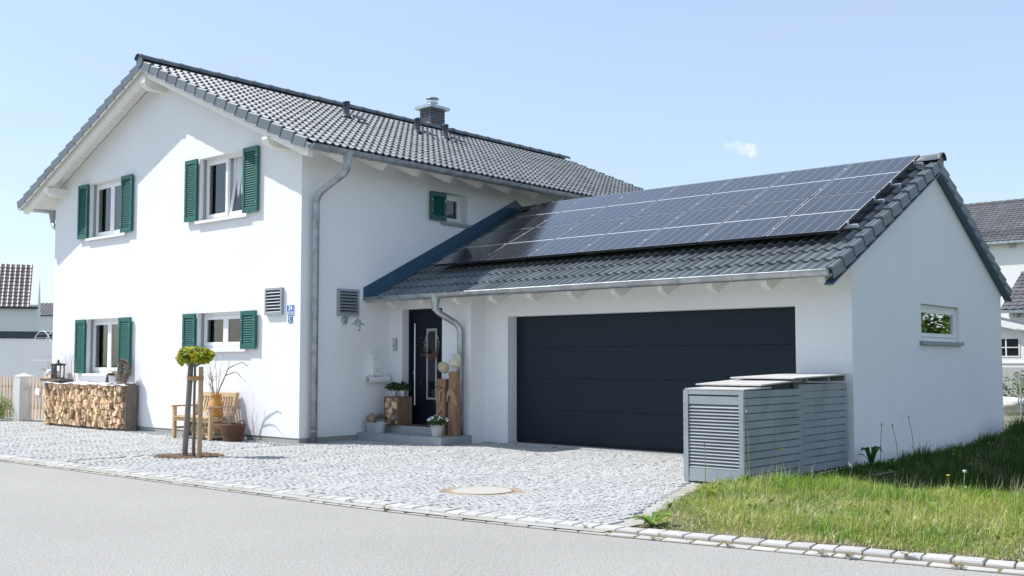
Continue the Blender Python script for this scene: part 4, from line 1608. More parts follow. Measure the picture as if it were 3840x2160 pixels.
XUP = Matrix(((1, 0, 0), (0, 0, -1), (0, 1, 0))).to_4x4()      # text lying in the gable plane, facing -y
sg = thing("house_number_sign", "blue enamel house number sign with a white 24 on the gable wall", "house number", (-0.25, -0.01, 2.08))
rrect(PG, -0.35, -0.15, 2.078, 2.245, -0.010, -0.001, 0.012).build("white_plate", m_white, sg)
rrect(PG, -0.337, -0.163, 2.134, 2.234, -0.0125, -0.0101, 0.006).build("blue_field", m_blue, sg)
rrect(PG, -0.337, -0.163, 2.088, 2.130, -0.0125, -0.0101, 0.006).build("blue_rim", m_blue, sg)
rrect(PG, -0.328, -0.172, 2.094, 2.124, -0.0140, -0.0126, 0.004).build("name_strip", m_white, sg)
text("24", 0.115, Matrix.Translation((-0.25, -0.0136, 2.184)) @ XUP, m_white, sg, "number", sx=0.92, bold=0.003)
for i in range(9):
    MB().box(-0.318 + i * 0.0155, -0.318 + i * 0.0155 + R.uniform(.007, .011), -0.0152, -0.0141, 2.100, 2.118 - (0.004 if i % 3 else 0)).build("lettering", m_blue, sg)
s2 = thing("hydrant_sign", "small faded blue plate with white marks below the house number", "sign", (-0.25, -0.01, 1.95))
rrect(PG, -0.308, -0.200, 1.950, 2.074, -0.012, -0.001, 0.006).build("plate", m_bluedull, s2)
for q in ((-0.262, -0.232, 2.047, 2.056), (-0.222, -0.208, 2.040, 2.056), (-0.283, -0.275, 2.012, 2.058), (-0.275, -0.252, 2.012, 2.020), (-0.270, -0.256, 1.996, 2.008),
          (-0.262, -0.250, 1.962, 1.980), (-0.245, -0.233, 1.962, 1.980)):
    MB().box(q[0], q[1], -0.0135, -0.0121, q[2], q[3]).build("marking", m_white, s2)

# barn style wall lamp
lp = thing("wall_lamp", "galvanised barn lamp with a clear glass dome on a bent arm", "wall lamp", (0.0, 0.907, 1.9))
MB().lathe([(0.0, 0.0), (0.065, 0.0), (0.065, 0.02), (0.03, 0.045), (0.0, 0.05)], (0.0005, 0.907, 2.0), 16, M=Matrix.Rotation(PI / 2, 4, 'Y')).build("wall_plate", m_zinc_dull, lp, smooth=False)
MB().tube(smooth_path([(0.04, 0.907, 2.0), (0.17, 0.907, 2.085), (0.355, 0.907, 2.10), (0.355, 0.907, 1.985)], 0.08, 6), 0.009, 8).build("arm", m_zinc_dull, lp)
MB().lathe([(0.13, 1.925), (0.05, 1.955), (0.048, 1.985), (0.025, 2.01), (0.0, 2.012)], (0.355, 0.907, 0), 20).build("shade", m_zinc, lp, smooth=True)
MB().lathe([(0.040, 1.94), (0.043, 1.90), (0.042, 1.85), (0.030, 1.82), (0.0, 1.808)], (0.355, 0.907, 0), 14).build("glass_dome", glassmat("lamp_glass", (0.92, 0.94, 0.94), 1.3), lp, smooth=True)
MB().lathe([(0.012, 1.94), (0.018, 1.89), (0.022, 1.87), (0.0, 1.845)], (0.355, 0.907, 0), 10).build("bulb", m_white, lp, smooth=True)

# letter box and newspaper tube
mbx = thing("letter_box", "white nostalgic letter box with an arched lid on the shaded house wall", "letter box", (0.0, 1.575, 1.076))
PB = lambda a, t, z: (-t, a, z)
pr = [(1.47, 1.085), (1.69, 1.085), (1.69, 1.40)] + [(1.58 + 0.11 * math.cos(rad(k)), 1.40 + 0.055 * math.sin(rad(k))) for k in range(15, 170, 15)] + [(1.47, 1.40)]
MB().prism(pr, lambda a, b, t: (t, a, b), 0.002, 0.10).build("body", m_white, mbx)
MB().box(0.003, 0.115, 1.462, 1.698, 1.076, 1.092).box(0.003, 0.112, 1.464, 1.696, 1.345, 1.357).build("moulding", m_white, mbx)
pr2 = [(1.462, 1.395)] + [(1.58 + 0.122 * math.cos(rad(k)), 1.395 + 0.07 * math.sin(rad(k))) for k in range(170, 5, -15)] + [(1.698, 1.395), (1.685, 1.40)] + [(1.58 + 0.10 * math.cos(rad(k)), 1.39 + 0.055 * math.sin(rad(k))) for k in range(15, 170, 15)]
MB().prism(pr2, lambda a, b, t: (t, a, b), 0.004, 0.118).build("lid", m_white, mbx)
rrect(PE, 1.505, 1.655, 1.225, 1.325, -0.1035, -0.1002, 0.01).build("relief_panel", m_white, mbx)
MB().box(0.1002, 0.108, 1.53, 1.63, 1.155, 1.185).build("handle", m_white, mbx)
MB().box(0.1001, 0.1025, 1.572, 1.588, 1.195, 1.212).build("keyhole", m_black, mbx)
for a in (1.548, 1.596):
    MB().box(0.1081, 0.1095, a, a + 0.026, 1.150, 1.158).build("slot_mark", m_black, mbx)
for i in range(6):
    MB().box(0.1036, 0.1058, 1.518 + i * 0.021, 1.528 + i * 0.021, 1.238, 1.312).build("relief", m_white, mbx)
nt_ = thing("newspaper_tube", "white newspaper tube fixed under the letter box", "newspaper tube", (0.07, 1.6, 0.945))
MB().lathe([(0.062, -0.235), (0.062, 0.235), (0.056, 0.235), (0.056, -0.235), (0.062, -0.235)], (0.064, 1.605, 1.008), 20, M=Matrix.Rotation(PI / 2, 4, 'X')).build("tube", m_white, nt_, smooth=False)
MB().lathe([(0.0, 0.0), (0.056, 0.0)], (0.064, 1.66, 1.008), 20, M=Matrix.Rotation(PI / 2, 4, 'X')).build("inner_end", m_white, nt_)

ic = thing("intercom", "narrow grey intercom panel left of the front door", "intercom", (0.17, 1.91, 1.51))
MB().box(0.122, 0.218, 1.897, 1.919, 1.508, 1.718).build("case", m_rail, ic)
MB().box(0.134, 0.206, 1.893, 1.8965, 1.605, 1.705).build("plate", m_alu, ic)
for i in range(2):
    for k in range(2):
        MB().box(0.138 + i * 0.036, 0.168 + i * 0.036, 1.892, 1.8965, 1.525 + k * 0.03, 1.548 + k * 0.03).build("button", m_tin, ic)
MB().box(0.15, 0.19, 1.890, 1.8925, 1.655, 1.695).build("name_plate", m_tin, ic)

# ------------------------------------------------------------------ entrance steps and what stands there
stp = thing("entrance_step", "grey granite entrance steps of large slabs before the dark front door", "step", (1.0, 1.5, 0))
SB = [(0.245, 0.72), (0.723, 1.30), (1.303, 1.72), (1.723, 1.995)]
for a0, a1 in SB:
    MB().box(a0, a1, 1.20, 1.58, -0.06, 0.128).build("slab", m_granite, stp)
MB().box(0.004, 0.242, 1.20, 1.58, -0.06, 0.128).build("slab", m_granite, stp)
MB().box(0.004, 0.9, 1.582, 1.917, -0.06, 0.126).box(0.902, 1.995, 1.582, 1.917, -0.06, 0.126).build("slab", m_granite, stp)
for a0, a1 in ((0.10, 0.80), (0.803, 1.52)):
    MB().box(a0, a1, 1.60, 1.915, 0.127, 0.245).build("slab", m_granite, stp)
MB().box(0.34, 1.30, 1.917, 2.098, 0.02, 0.243).build("slab", m_granite, stp)
tag(MB().box(0.50, 1.34, 1.63, 1.89, 0.2455, 0.258).build("door_mat", m_mat), "dark brown door mat on the upper step", "door mat")


def leafball(mb, c, rx, ry, rz, n, s0, s1, shell=0.5, shape='diamond', up=0.5, r=R, zmin=-1.0):
    c = Vector(c)
    for i in range(n):
        while True:
            d = Vector((r.gauss(0, 1), r.gauss(0, 1), r.gauss(0, 1))).normalized()
            if d.z > zmin:
                break
        q = (shell + (1 - shell) * r.random() ** 0.5)
        p = c + Vector((d.x * rx * q, d.y * ry * q, d.z * rz * q))
        nn = (d + Vector((r.gauss(0, .6), r.gauss(0, .6), r.gauss(0, .6) + up))).normalized()
        a = nn.orthogonal().normalized()
        a = (Matrix.Rotation(r.uniform(0, 6.28), 3, nn) @ a)
        b = nn.cross(a)
        s = r.uniform(s0, s1)
        if shape == 'diamond':
            pts = [(-.5, 0, 0), (0, -.28, .05), (.5, 0, -.06), (0, .28, .05)]
            fs = [(0, 1, 2, 3)]
        elif shape == 'maple':
            pts = [(-.5, 0, 0)]
            for k, (an, L) in enumerate(((-110, .42), (-80, .22), (-52, .55), (-25, .28), (0, .62), (25, .28), (52, .55), (80, .22), (110, .42))):
                pts.append((L * math.cos(rad(an)) - .1, L * math.sin(rad(an)), -0.18 * L if k % 2 == 0 else 0.03))
            fs = [tuple(range(len(pts)))]
        else:
            pts = [(-.5, -.06, 0), (-.5, .06, 0), (.1, .1, .06), (.5, 0, -.05), (.1, -.1, .06)]
            fs = [(0, 4, 3, 2, 1)]
        mb.add([p + a * (x * s) + b * (y * s) + nn * (z * s) for x, y, z in pts], fs)
    return mb


def potprof(r0, r1, h, z):
    return [(r0, z), (r1, z + h), (r1 + 0.008, z + h), (r1 + 0.008, z + h - 0.012), (r1 - 0.006, z + h - 0.004), (r1 - 0.02, z + h - 0.03), (0.0, z + h - 0.03)]


# zinc tub with a stump and a small pot
tb = thing("wash_tub", "oval zinc wash tub on the left end of the entrance step", "tub", (0.31, 1.33, 0.128))
MB().lathe([(0.19, 0.129), (0.23, 0.285), (0.245, 0.29), (0.245, 0.302), (0.222, 0.298), (0.20, 0.27), (0.0, 0.27)], (0.315, 1.35, 0), 24, sx=1.0, sy=0.5).build("body", m_zincpot, tb, smooth=False)
for sx in (-1, 1):
    MB().tube(smooth_path([(0.315 + sx * 0.235, 1.31, 0.275), (0.315 + sx * 0.28, 1.33, 0.292), (0.315 + sx * 0.28, 1.37, 0.292), (0.315 + sx * 0.235, 1.39, 0.275)], .02, 3), 0.007, 6).build("handle", m_zincpot, tb)


def lump(name, m, c, rx, ry, rz, seed, amp=0.18, n=10, sharp=1.0, **kw):
    r = random.Random(seed)
    ph = [(Vector((r.gauss(0, 1), r.gauss(0, 1), r.gauss(0, 1))) * 1.8, r.uniform(0, 6)) for _ in range(5)]
    vs, fs = [], []
    nr, nc = n, n * 2
    for i in range(nr + 1):
        for k in range(nc):
            th, fi = PI * i / nr, 2 * PI * k / nc
            d = Vector((math.sin(th) * math.cos(fi), math.sin(th) * math.sin(fi), math.cos(th)))
            f = 1 + amp * sum(math.sin(d.dot(v) * sharp + p) for v, p in ph) / 2.2
            vs.append((c[0] + d.x * rx * f, c[1] + d.y * ry * f, c[2] + d.z * rz * f))
    for i in range(nr):
        for k in range(nc):
            fs.append((i * nc + k, i * nc + (k + 1) % nc, (i + 1) * nc + (k + 1) % nc, (i + 1) * nc + k))
    mb = MB()
    mb.add(vs, fs)
    return mb.build(name, m, smooth=True, **kw)


tag(lump("tree_stump", M("pale_brown_stump", (0.33, 0.22, 0.17), 0.9, var=0.4, vs=18, bump=0.6, bs=30), (0.215, 1.35, 0.335), 0.10, 0.085, 0.10, 4, 0.35, 10, 2.0),
    "knobbly brown root stump lying in the zinc tub", "root stump")
hp = thing("potted_plant", "small zinc bowl of brown heather standing in the tub", "potted plant", (0.46, 1.34, 0.275), "plants by the front door")
MB().lathe([(0.06, 0.272), (0.085, 0.335), (0.09, 0.335), (0.08, 0.328), (0.0, 0.325)], (0.46, 1.33, 0), 18).build("bowl", m_zincpot, hp)
leafball(MB(), (0.45, 1.34, 0.37), 0.13, 0.10, 0.085, 420, 0.02, 0.045, 0.2, 'blade', 1.2, zmin=-.2).build("foliage", m_heather, hp)

# crate of firewood with two pots on top
cr_ = thing("firewood_crate", "upright brown wooden crate filled with split firewood beside the front door", "crate", (0.48, 1.75, 0.246))
ca0, ca1, cb0, cb1, cz0, cz1 = 0.27, 0.615, 1.565, 1.905, 0.247, 0.725
for k in range(4):
    y = cb0 + 0.005 + k * 0.085
    MB().box(ca1 - 0.014, ca1, y, y + 0.074, cz0, cz1).build("slat", m_crate, cr_)
    MB().box(ca0, ca0 + 0.014, y, y + 0.074, cz0, cz1).build("slat", m_crate, cr_)
    MB().box(ca0 + 0.0145, ca1 - 0.0145, y, y + 0.074, cz1 - 0.014, cz1 - 0.001).build("slat", m_crate, cr_)
    MB().box(ca0 + 0.0145, ca1 - 0.0145, y, y + 0.074, cz0 + 0.001, cz0 + 0.013).build("slat", m_crate, cr_)
MB().box(ca0 + 0.015, ca1 - 0.015, cb1 - 0.012, cb1, cz0 + 0.015, cz1 - 0.015).build("back_board", m_crate, cr_)


# ---- split logs: cells of a jittered grid, shrunk, each one a prism
def voronoi(pts, box, metric=(1, 1)):
    x0, x1, y0, y1 = box
    out = []
    for i, p in enumerate(pts):
        poly = [(x0, y0), (x1, y0), (x1, y1), (x0, y1)]
        near = sorted((((q[0] - p[0]) ** 2 + (q[1] - p[1]) ** 2), k) for k, q in enumerate(pts) if k != i)[:18]
        for d, k in near:
            q = pts[k]
            mx_, my_ = (p[0] + q[0]) / 2, (p[1] + q[1]) / 2
            nx_, ny_ = q[0] - p[0], q[1] - p[1]
            new = []
            for j in range(len(poly)):
                a, b = poly[j], poly[(j + 1) % len(poly)]
                da = (a[0] - mx_) * nx_ + (a[1] - my_) * ny_
                db = (b[0] - mx_) * nx_ + (b[1] - my_) * ny_
                if da <= 0:
                    new.append(a)
                if da * db < 0:
                    t = da / (da - db)
                    new.append((a[0] + (b[0] - a[0]) * t, a[1] + (b[1] - a[1]) * t))
            poly = new
            if not poly:
                break
        out.append(poly)
    return out


def logs(parent, n, box, F, d0, d1, gap=0.008, stretch=1.0, rnd=0.75):
    """split logs seen end on, filling the box; F maps (a, b, depth)"""
    x0, x1, y0, y1 = box
    ar = (x1 - x0) * (y1 - y0) / n
    s = math.sqrt(ar)
    w, h = s / stretch, s * stretch
    pts = []
    ny_ = max(1, int(round((y1 - y0) / h)))
    nx_ = max(1, int(round((x1 - x0) / w)))
    for j in range(ny_):
        for i in range(nx_):
            pts.append((x0 + (i + 0.5 + (0.25 if j % 2 else -0.25) + R.uniform(-rnd, rnd) * 0.5) * (x1 - x0) / nx_, y0 + (j + 0.5 + R.uniform(-rnd, rnd) * 0.5) * (y1 - y0) / ny_))
    for poly in voronoi(pts, box):
        if len(poly) < 3:
            continue
        cx = sum(p[0] for p in poly) / len(poly)
        cy = sum(p[1] for p in poly) / len(poly)
        q = []
        for a, b in poly:
            L = math.hypot(a - cx, b - cy) + 1e-6
            f = max(0.3, (L - gap * R.uniform(.6, 1.8)) / L)
            q.append((cx + (a - cx) * f, cy + (b - cy) * f))
        ar_ = abs(sum(q[i][0] * q[(i + 1) % len(q)][1] - q[(i + 1) % len(q)][0] * q[i][1] for i in range(len(q)))) / 2
        if ar_ < 0.0004:
            continue
        e = R.uniform(-0.045, 0.045)
        tx, ty = R.uniform(-.25, .25), R.uniform(-.2, .2)
        k = len(q)
        vs = [F(a, b, d0 + e + (a - cx) * tx + (b - cy) * ty) for a, b in q] + [F(a, b, d1) for a, b in q]
        mb = MB()
        mb.add(vs, [tuple(range(k)), tuple(range(2 * k - 1, k - 1, -1))] + [(i, k + i, k + (i + 1) % k, (i + 1) % k) for i in range(k)])
        mb.build("log", m_logend if R.random() < 0.93 else m_logbark, parent)


logs(cr_, 16, (ca0 + 0.016, ca1 - 0.016, cz0 + 0.014, cz1 - 0.016), lambda a, b, t: (a, t, b), cb0 + 0.012, cb1 - 0.015, 0.006)
for i, (px, py, lab) in enumerate(((0.385, 1.70, "dark leafy pot plant in a shiny tin on the left of the crate top"), (0.53, 1.76, "dark leafy pot plant on the right of the crate top, nearest the door"))):
    t = thing("potted_plant", lab, "potted plant", (px, py, cz1), "plants by the front door")
    MB().lathe(potprof(0.045, 0.055, 0.095, cz1 + 0.001), (px, py, 0), 16).build("pot", m_zincpot, t)
    leafball(MB(), (px - 0.02 + 0.04 * i, py, cz1 + 0.15), 0.16, 0.14, 0.10, 260, 0.035, 0.07, 0.35, 'diamond', 0.8, zmin=-.45).build("foliage", m_herb, t)

# daisies in a pale pot
dp = thing("potted_plant", "pale grey pot of white daisies at the front edge of the step", "potted plant", (1.80, 1.31, 0.128), "plants by the front door")
MB().lathe(potprof(0.078, 0.112, 0.19, 0.129), (1.80, 1.32, 0), 22).build("pot", m_greypot, dp)
leafball(MB(), (1.80, 1.32, 0.355), 0.17, 0.17, 0.10, 700, 0.03, 0.06, 0.3, 'blade', 0.9, zmin=-.55).build("foliage", m_daisyl, dp)
for i in range(34):
    a, q = R.uniform(0, 6.28), 0.18 * math.sqrt(R.random())
    p = Vector((1.80 + q * math.cos(a), 1.32 + q * math.sin(a), 0.455 - q * 0.35 + R.uniform(-.01, .02)))
    f = MB()
    tl = Vector((R.gauss(.25, .35), R.gauss(-.45, .35), 1)).normalized()
    e1 = tl.orthogonal().normalized()
    e2 = tl.cross(e1)
    rr = R.uniform(.014, .022)
    f.add([p + e1 * (rr * (1 if k % 2 == 0 else .72) * math.cos(k * PI / 8)) + e2 * (rr * (1 if k % 2 == 0 else .72) * math.sin(k * PI / 8)) for k in range(16)], [tuple(range(16))])
    f.build("flower", m_petal, dp)
    MB().lathe([(0.006, 0.0), (0.0, 0.004)], p + tl * 0.001, 6).build("flower_centre", m_yellow, dp)

# two oak posts with stone heads, tied with rope
for nm, px, py, w, d, h, sx_, lab in (("short", 1.555, 1.69, 0.235, 0.15, 1.035, 1, "shorter old oak post with a smooth tan stone head and a rope arm"), ("tall", 1.865, 1.64, 0.185, 0.15, 1.158, 2, "taller old oak post with a rough pale stone head and rope wrapped round it")):
    t = thing("wooden_post_figure", lab, "post figure", (px, py, 0.128), "oak post figures by the front door")
    p = MB()
    n = 14
    vs = []
    for j in range(9):
        z = 0.129 + (h - 0.129) * j / 8
        for k in range(n):
            a = 2 * PI * k / n + 0.22
            m_ = max(abs(math.cos(a)), abs(math.sin(a)))
            f = (1 / m_) * (0.93 + 0.05 * math.sin(k * 2.7 + j * 0.6 + px * 9) + R.uniform(-.012, .012))
            vs.append((px + w / 2 * math.cos(a) * min(f, 1.22) * 0.94, py + d / 2 * math.sin(a) * min(f, 1.22) * .94, z))
    p.add(vs, [(j * n + k, j * n + (k + 1) % n, (j + 1) * n + (k + 1) % n, (j + 1) * n + k) for j in range(8) for k in range(n)] + [tuple(range(8 * n, 9 * n))])
    p.build("post", m_driftbrown, t)
    MB().tube([(px + 0.02, py, h - 0.02), (px + 0.025, py, h + 0.12)], 0.008, 8).build("rod", m_alu, t)
    if sx_ == 1:
        o = lump("head_stone", m_stone, (px + 0.025, py, h + 0.185), 0.118, 0.075, 0.102, 12, 0.08)
    else:
        o = lump("head_stone", m_stone2, (px + 0.02, py, h + 0.165), 0.108, 0.07, 0.102, 23, 0.22, 12, 1.9)
    c = o.location.copy()
    o.parent = t
    o.location = c - wloc(t)
    yf = py - d / 2 - 0.012
    if sx_ == 1:
        MB().tube(smooth_path([(px + 0.11, yf, 0.47), (px + 0.06, yf, 0.59), (px - 0.02, yf, 0.57), (px - 0.12, yf, 0.43), (px - 0.19, yf, 0.37)][::-1], .06, 4), [0.013] * 20, 8).build("rope", m_rope, t) if False else None
        MB().tube(smooth_path([(px - 0.14, yf - 0.005, 0.41), (px - 0.02, yf, 0.47), (px + 0.06, yf, 0.57), (px + 0.118, yf, 0.52)], .05, 4), 0.014, 8).build("rope", m_rope, t)
        MB().tube(smooth_path([(px + 0.01, yf, 0.68), (px + 0.02, yf, 0.82), (px + 0.07, yf, 0.88), (px + 0.118, yf, 0.80), (px + 0.125, yf, 0.74)], .05, 4), 0.013, 8).build("rope", m_rope, t)
        pts = [(px - 0.02 + 0.115 * math.cos(rad(a)) * (1 if a > 90 else 1), yf + 0.004, 0.79 + 0.16 * math.sin(rad(a)) * (0.8 if a < 180 else 1.15)) for a in range(10, 271, 20)]
        MB().tube(pts, 0.005, 6).build("wire", m_wire, t)
    else:
        for q in range(4):
            z = 0.86 - q * 0.03
            MB().tube(smooth_path([(px - 0.105, yf + 0.03, z - 0.10), (px - 0.05, yf - 0.002 - .006 * q, z - 0.01), (px + 0.02, yf - 0.004 - .006 * q, z + 0.03), (px + 0.08, yf - .004, z - 0.06 - 0.05 * (q % 2)), (px + 0.10, yf + 0.04, z - 0.16)], .06, 4), 0.012, 8).build("rope", m_rope, t)

# wreath on the door
wr = thing("door_wreath", "round wire wreath with dried brown flowers hanging on the dark front door", "wreath", (0.93, 2.06, 1.38))
MB().tube([(0.93 + 0.165 * math.cos(2 * PI * k / 28), 2.055, 1.615 + 0.225 * math.sin(2 * PI * k / 28)) for k in range(29)], 0.006, 6).build("hoop", m_alu, wr)
df = MB()
for i in range(520):
    a = rad(R.triangular(165, 390, 275))
    q = R.gauss(0, 0.024)
    p = Vector((0.93 + (0.165 + q) * math.cos(a), 2.045 + R.uniform(-.03, .012), 1.615 + (0.225 + q) * math.sin(a)))
    leafball(df, p, .004, .004, .004, 1, 0.018, 0.036, 0.5)
for i in range(60):
    t = R.random()
    leafball(df, (0.93 - 0.13 - 0.14 * t, 2.045, 1.435 - 0.01 * t + R.gauss(0, .012)), .004, .004, .004, 1, .016, .03, .5)
df.build("dried_flowers", m_dried, wr, kind="stuff")

# ------------------------------------------------------------------ the young tree on the forecourt
tx, ty = 0.69, -2.34
tr = thing("maple_tree", "young ball headed maple with yellow green leaves on a thin straight trunk", "tree", (tx, ty, 0))
MB().tube([(tx, ty, -0.03), (tx + .008, ty, 0.4), (tx - 0.005, ty, 0.8), (tx + 0.004, ty, 1.15), (tx, ty, 1.30)], [0.026, 0.021, 0.019, 0.017, 0.014], 8).build("trunk", m_bark, tr)
br = MB()
for i in range(16):
    a, e = R.uniform(0, 6.28), R.uniform(0.1, 1.1)
    L = R.uniform(.10, .22)
    br.tube([(tx, ty, 1.24), (tx + L * .5 * math.cos(a), ty + L * .5 * math.sin(a), 1.27 + .05 * e), (tx + L * math.cos(a), ty + L * math.sin(a), 1.28 + .16 * e)], [0.007, 0.005, 0.002], 5)
br.build("branches", m_bark, tr)
lf = MB()
for i in range(12):
    a = R.uniform(0, 6.28)
    q = R.uniform(.03, .15)
    leafball(lf, (tx + q * math.cos(a), ty + q * math.sin(a), 1.405 + R.uniform(-.04, .05)), 0.105, 0.105, 0.075, 48, 0.05, 0.085, 0.45, 'maple', 0.7, zmin=-.75)
leafball(lf, (tx, ty, 1.40), 0.25, 0.25, 0.128, 400, 0.05, 0.09, 0.80, 'maple', 0.7, zmin=-.85)
for i in range(9):
    a = R.uniform(0, 6.28)
    leafball(lf, (tx + .22 * math.cos(a), ty + .22 * math.sin(a), 1.36 + R.uniform(-.06, .06)), .06, .06, .05, 9, .05, .08, .3, 'maple', .4)
lf.build("crown", m_maple, tr, kind=None)
for (bx, by), (qx, qy), zt, r_, m_, lab in (((0.548, -2.392), (0.575, -2.33), 1.32, 0.040, m_stake, "grey weathered tree stake on the left of the young maple"), ((0.826, -2.335), (0.822, -2.325), 1.245, 0.034, m_stake2, "tan tree stake on the right of the young maple")):
    s = MB().tube([(bx, by, -0.04), ((bx + qx) / 2 + .004, (by + qy) / 2, zt * .5), (qx, qy, zt - .004), (qx, qy, zt)], [r_ * 1.02, r_, r_ * .97, r_ * .9], 12).build("tree_stake", m_, smooth=False)
    tag(s, lab, "stake", "stakes of the young maple")
ti = MB()
zt = 1.085
for k in range(3):
    z = zt - 0.018 + k * 0.018
    ti.tube(smooth_path([(0.525, -2.345, z), (0.56, -2.385, z + .004), (0.69, -2.365, z - .006), (0.83, -2.37, z + .004), (0.868, -2.33, z), (0.83, -2.29, z), (0.69, -2.315, z - .004), (0.56, -2.29, z), (0.525, -2.345, z)], .03, 3), 0.011, 6)
ti.tube([(0.69, -2.34, zt - .05), (0.69, -2.34, zt + .03)], 0.033, 8)
tag(ti.build("tree_tie", m_coir), "brown coconut fibre tie binding the young maple between its stakes", "tree tie")

# ------------------------------------------------------------------ bench with milk can, basket and stored wood
bn = thing("garden_bench", "light wooden garden bench standing against the sunlit gable wall", "bench", (-2.15, -0.38, 0))
BX0, BX1, BYF, BYB = -2.745, -1.60, -0.60, -0.14
for x in (BX0, BX1 - 0.055):
    MB().box(x, x + 0.055, BYF, BYF + 0.055, 0, 0.54).build("leg", m_teak, bn)
    MB().prism([(BYB - 0.055, 0.0), (BYB, 0.0), (BYB + 0.02, 0.36), (BYB + 0.11, 0.79), (BYB + 0.05, 0.79), (BYB - 0.045, 0.36)], lambda a, b, t: (t, a, b), x, x + 0.055).build("leg", m_teak, bn)
    MB().box(x - 0.008, x + 0.063, BYF - 0.03, BYB + 0.02, 0.5405, 0.568).build("armrest", m_teak, bn)
    MB().box(x + 0.014, x + 0.042, BYF + 0.056, BYB - 0.056, 0.16, 0.20).build("stretcher", m_teak, bn)
    MB().box(x + 0.010, x + 0.045, BYF + 0.056, BYB - 0.05, 0.315, 0.365).build("side_rail", m_teak, bn)
for k in range(6):
    y = BYF - 0.012 + k * 0.073
    MB().box(BX0 + 0.004 if k else BX0 + 0.06, BX1 - 0.004 if k else BX1 - 0.06, y, y + 0.062, 0.366, 0.388).build("slat", m_teak, bn)
MB().box(BX0 + 0.056, BX1 - 0.056, BYF + 0.01, BYF + 0.04, 0.30, 0.364).build("front_rail", m_teak, bn)


def bk(x0, x1, z0, z1, th, name):
    f = lambda z: BYB + 0.02 + (z - 0.36) * 0.21
    MB().prism([(f(z0) - th - .008, z0), (f(z0) - .008, z0), (f(z1) - .008, z1), (f(z1) - th - .008, z1)], lambda a, b, t: (t, a, b), x0, x1).build(name, m_teak, bn)


bk(BX0 + 0.056, BX1 - 0.056, 0.715, 0.782, 0.032, "top_rail")
bk(BX0 + 0.056, BX1 - 0.056, 0.43, 0.475, 0.03, "back_rail")
ns = 13
for k in range(ns):
    x = BX0 + 0.085 + (BX1 - BX0 - 0.20) * k / (ns - 1)
    bk(x, x + 0.038, 0.476, 0.714, 0.018, "back_slat")
mc = thing("milk_can", "ochre painted milk can standing on the bench seat", "milk can", (-1.77, -0.37, 0.389))
MB().lathe([(0.108, 0.389), (0.116, 0.40), (0.116, 0.58), (0.108, 0.625), (0.082, 0.665), (0.078, 0.70), (0.080, 0.745), (0.100, 0.755), (0.100, 0.768), (0.08, 0.765), (0.07, 0.70), (0.0, 0.70)], (-1.77, -0.37, 0), 26).build("body", m_can, mc, smooth=True)
for z in (0.445, 0.585):
    MB().lathe([(0.116, z - .006), (0.121, z), (0.116, z + .006)], (-1.77, -0.37, 0), 26, caps=False).build("band", m_can, mc)
for sx in (-1, 1):
    MB().tube(smooth_path([(-1.77 + sx * .08, -.37, .72), (-1.77 + sx * .135, -.37, .70), (-1.77 + sx * .135, -.37, .62), (-1.77 + sx * .108, -.37, .60)], .03, 3), 0.009, 6).build("handle", m_can, mc)


def twigs(mb, p, d, L, r, depth, rr=R, kink=0.35, split=(2, 3), up=0.15):
    p, d = Vector(p), Vector(d).normalized()
    pts, rs = [p], [r]
    n = 4
    for i in range(n):
        d = (d + Vector((rr.gauss(0, kink), rr.gauss(0, kink), rr.gauss(0, kink) + up)) * 0.35).normalized()
        pts.append(pts[-1] + d * L / n)
        rs.append(r * (1 - 0.5 * (i + 1) / n))
    mb.tube(pts, rs, 5 if r > 0.004 else 4)
    if depth > 0:
        for k in range(rr.randint(*split)):
            j = rr.randint(2, n)
            nd = (d + Vector((rr.gauss(0, .7), rr.gauss(0, .7), rr.gauss(0, .4)))).normalized()
            twigs(mb, pts[j], nd, L * rr.uniform(.45, .7), rs[j] * .75, depth - 1, rr, kink, split, up)


tw = MB()
rr2 = random.Random(31)
tw.tube(smooth_path([(-1.75, -.37, .70), (-1.70, -.36, .86), (-1.56, -.34, 1.08), (-1.49, -.34, 1.20), (-1.30, -.33, 1.26), (-1.10, -.32, 1.31), (-0.98, -.31, 1.24)], .06, 3), [0.011] * 6 + [0.009] * 8 + [0.007] * 10 + [0.004] * 3, 6)
tw.tube(smooth_path([(-1.56, -.34, 1.08), (-1.40, -.34, 1.12), (-1.23, -.35, 1.15), (-1.10, -.35, 1.06), (-0.94, -.36, 0.99)], .05, 3), [0.008] * 5 + [0.006] * 6 + [0.003] * 4, 6)
tw.tube(smooth_path([(-1.49, -.34, 1.20), (-1.475, -.33, 1.27), (-1.47, -.33, 1.33)], .03, 3), 0.004, 5)
for i in range(9):
    a = rr2.uniform(-.35, .15)
    twigs(tw, (-1.79 + rr2.uniform(-.05, .05), -.37 + rr2.uniform(-.03, .03), .70), (a - .1, rr2.uniform(-.1, .1), 1), rr2.uniform(.38, .6), 0.006, 2, rr2, 0.3, (1, 2), .1)
tag(tw.build("bare_branches", m_twig), "bare brown branches standing in the ochre milk can", "branches")

